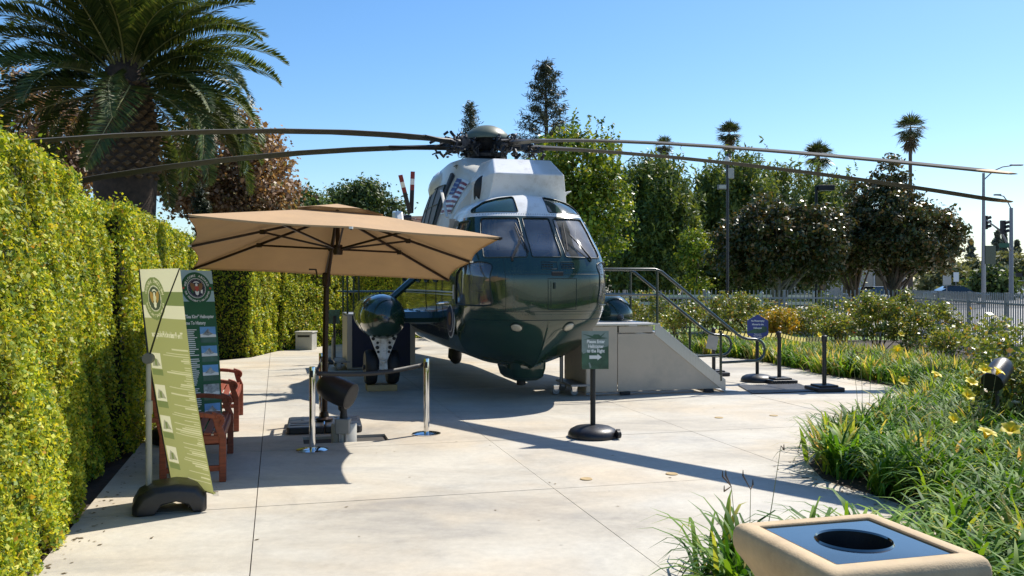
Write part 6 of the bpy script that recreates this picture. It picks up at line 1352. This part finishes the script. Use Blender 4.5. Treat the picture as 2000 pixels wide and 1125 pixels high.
mb = MB(); mb.tube([(0, 0, 0), q2(1594, 364)], .06, 8); mb.build('pole', M['black'], bl_); mb = MB(); mb.box(q2(1612, 367), (.62, .40, .20)); mb.build('lamp_head', M['black'], bl_, bev=.02); mb = MB(); mb.box(q2(1612, 372.5), (.5, .3, .02)); mb.build('lamp_lens', M['lamp'], bl_)
sl_ = empty('street_lamp', at(1921, 62), 0, 'tall grey street lamp with a curved arm at the right', 'street lamp'); q3 = lambda px, py, D=62: Vector(((px-1921)/F*62, 0, zz(py, D)))
mb = MB(); mb.tube([(0, 0, 0), q3(1921, 338)], [.16, .09], 10); mb.build('pole', M['polegrey'], sl_, smooth=True); mb = MB(); mb.tube([q3(1921, 352), q3(1940, 334), q3(1958, 326), q3(1975, 323.5)], .045, 8); mb.build('arm', M['polegrey'], sl_, smooth=True); mb = MB(); mb.box(q3(1985, 322.5), (.85, .3, .10)); mb.build('lamp_head', M['polegrey'], sl_, bev=.03)
mb = MB(); mb.box(q3(1932, 498)+Vector((0, -.15, 0)), (.72, .06, 1.28)); mb.build('sign_back', M['rail'], sl_)
tp = empty('traffic_signal', at(1975, 86), 0, 'traffic signal pole with a mast arm carrying two dark signal heads', 'traffic signal'); q4 = lambda px, py: Vector(((px-1975)/F*86, 0, zz(py, 86)))
mb = MB(); mb.tube([(0, 0, 0), q4(1975, 406)], [.22, .16], 10); mb.build('pole', M['polegrey'], tp, smooth=True)
mb = MB(); mb.tube([q4(1975, 490), q4(1932, 453)+Vector((0, -2, 0)), q4(1884, 436)+Vector((0, -4, 0))], [.13, .1, .06], 8); mb.build('mast_arm', M['polegrey'], tp, smooth=True)
mb = MB(); mb.tube([q4(1974, 406), q4(1968, 394), q4(1960, 383), q4(1948, 381)], .06, 8); mb.box(q4(1948, 380.5), (.6, .3, .14)); mb.build('lamp_arm', M['polegrey'], tp)
for (px, py) in ((1897, 438), (1931, 447), (1990, 516)):
    c = q4(px, py)+Vector((0, -2.5, 0)); mb = MB(); mb.box(c, (.42, .35, 1.28)); hd = mb.build('signal_head', M['black'], tp, bev=.03)
    for k in (-1, 0, 1): mb = MB(); mb.lathe([(.15, 0), (.15, .35)], 12, c+Vector((.12, -.15, k*.4)), Matrix.Rotation(R(75), 3, 'Y')); mb.build('visor', M['black'], hd)
mb = MB(); mb.box(q4(1950, 480)+Vector((0, -1, 0)), (.95, .04, .42)); mb.build('street_sign', M['ink'], tp); mb = MB(); mb.box(q4(1990, 537), (.5, .3, .4)); mb.build('pedestrian_signal', M['black'], tp)
for k, (px, py, D, w, h, lb) in enumerate(((1849, 547, 70, .65, .75, 'small sign back on a post left of the dark car'), (1867, 541, 76, .45, .8, 'small white sign on a post right of the dark car'))):
    rs = empty('road_sign', at(px, D), 0, lb, 'road sign'); z = zz(py, D); mb = MB(); mb.tube([(0, 0, 0), (0, 0, z)], .035, 6); mb.build('post', M['polegrey'], rs); mb = MB(); mb.box((0, -.05, z), (w, .02, h)); mb.build('sign_plate', M['greybox'] if k == 0 else M['paper'], rs)
# ------------------------------------------------------------------ cars
def car(loc, rz, label, paint, prof, Lc, wid=1.8):
    root = empty('parked_car', loc, rz, label, 'car', 'cars on the far road')
    body, roof = prof; mb = MB(); n = len(body); v = []
    for y, k in ((-wid/2, .94), (-wid/2+.12, 1), (wid/2-.12, 1), (wid/2, .94)): v += [(x, y, .28+(z-.28)*k) for x, z in body]
    mb.add(v, [(i*n+j, i*n+(j+1) % n, (i+1)*n+(j+1) % n, (i+1)*n+j) for i in range(3) for j in range(n)]+[tuple(range(n)), tuple(range(3*n, 4*n))]); mb.build('body', M[paint], root, smooth=40)
    n = len(roof); v = []
    for y, k in ((-wid/2+.10, 0), (-wid/2+.26, 1), (wid/2-.26, 1), (wid/2-.10, 0)): v += [(x, y if z < 1 else y*.86, z) for x, z in roof]
    mb = MB(); mb.add(v, [(i*n+j, i*n+(j+1) % n, (i+1)*n+(j+1) % n, (i+1)*n+j) for i in range(3) for j in range(n)]+[tuple(range(n)), tuple(range(3*n, 4*n))]); mb.build('cabin_glass', M['darkglass'], root, smooth=30)
    top_ = [p for p in roof if p[1] > 1.3]; x0, x1 = min(p[0] for p in top_), max(p[0] for p in top_); mb = MB(); mb.box(((x0+x1)/2, 0, max(p[1] for p in roof)+.012), (x1-x0+.15, wid*.68, .03)); mb.build('roof_panel', M[paint], root, bev=.01)
    for x in (-Lc*.31, Lc*.31):
        for y in (-wid/2+.08, wid/2-.08):
            mb = MB(); mb.lathe([(.2, -.1), (.31, -.1), (.325, -.05), (.325, .05), (.31, .1), (.2, .1)], 20, (x, y, .325), Matrix.Rotation(R(90), 3, 'X')); w_ = mb.build('wheel', M['black'], root, smooth=40); mb = MB(); mb.lathe([(.2, -.105), (.05, -.09), (.05, .09), (.2, .105)], 16, (x, y, .325), Matrix.Rotation(R(90), 3, 'X')); mb.build('rim', M['steel'], w_)
    for y in (-wid/2+.3, wid/2-.3): mb = MB(); mb.box((-Lc/2+.04, y, .66), (.08, .34, .13)); mb.build('headlight', M['lamp'], root, bev=.02)
sedan = ([(-2.25, .3), (-2.3, .6), (-2.15, .78), (-1.1, .92), (1.5, .98), (2.2, .95), (2.3, .7), (2.25, .3)], [(-1.15, .9), (-.35, 1.38), (.1, 1.45), (.8, 1.42), (1.75, .96)])
car(at(1868, 72), R(178), 'dark sedan with a pale windscreen seen above the picket fence', 'carblack', sedan, 4.5)
van = ([(-2.5, .3), (-2.55, .8), (-2.3, 1.1), (2.5, 1.2), (2.55, .3)], [(-2.0, 1.05), (-1.5, 1.7), (-1.2, 1.85), (2.4, 1.88), (2.5, 1.15)])
car(at(2000, 95), R(20), 'white van cut by the right edge of the picture', 'carwhite', van, 5.0, 1.95)
car(at(1713, 58), R(200), 'white car parked between the magnolia trunks', 'carwhite', sedan, 4.5)
# ------------------------------------------------------------------ fallen leaves along the hedge foot and the bed edge
pts = []
for k in range(350):
    s_ = random.uniform(3.5, 20); pts.append(list(ST(s_, HT+.04+abs(random.gauss(0, .10)), .004)))
for k in range(700):
    i = random.randrange(11, 25); a, b = Vector(PL[i]), Vector(PL[i+1]); f = a.lerp(b, random.random()); o_ = Vector((random.gauss(-.05, .12), random.gauss(0, .12))); pts.append([f.x+o_.x, f.y+o_.y, .005])
for k in range(40): q = ST(random.uniform(4, 14), random.uniform(-1.2, 4), .004); pts.append(list(q))
pts = np.array(pts); V, Fq = leaf_quads(pts, np.tile([0, 0, 3.0], (len(pts), 1)), .03, .016, .35); V[:, 2] = np.maximum(V[:, 2], .003)
tag(link('leaf_litter', np_mesh('leaf_litter', V, Fq), M['deadfan']), 'small dry leaves scattered along the edges of the concrete', 'fallen leaves', kind='stuff')
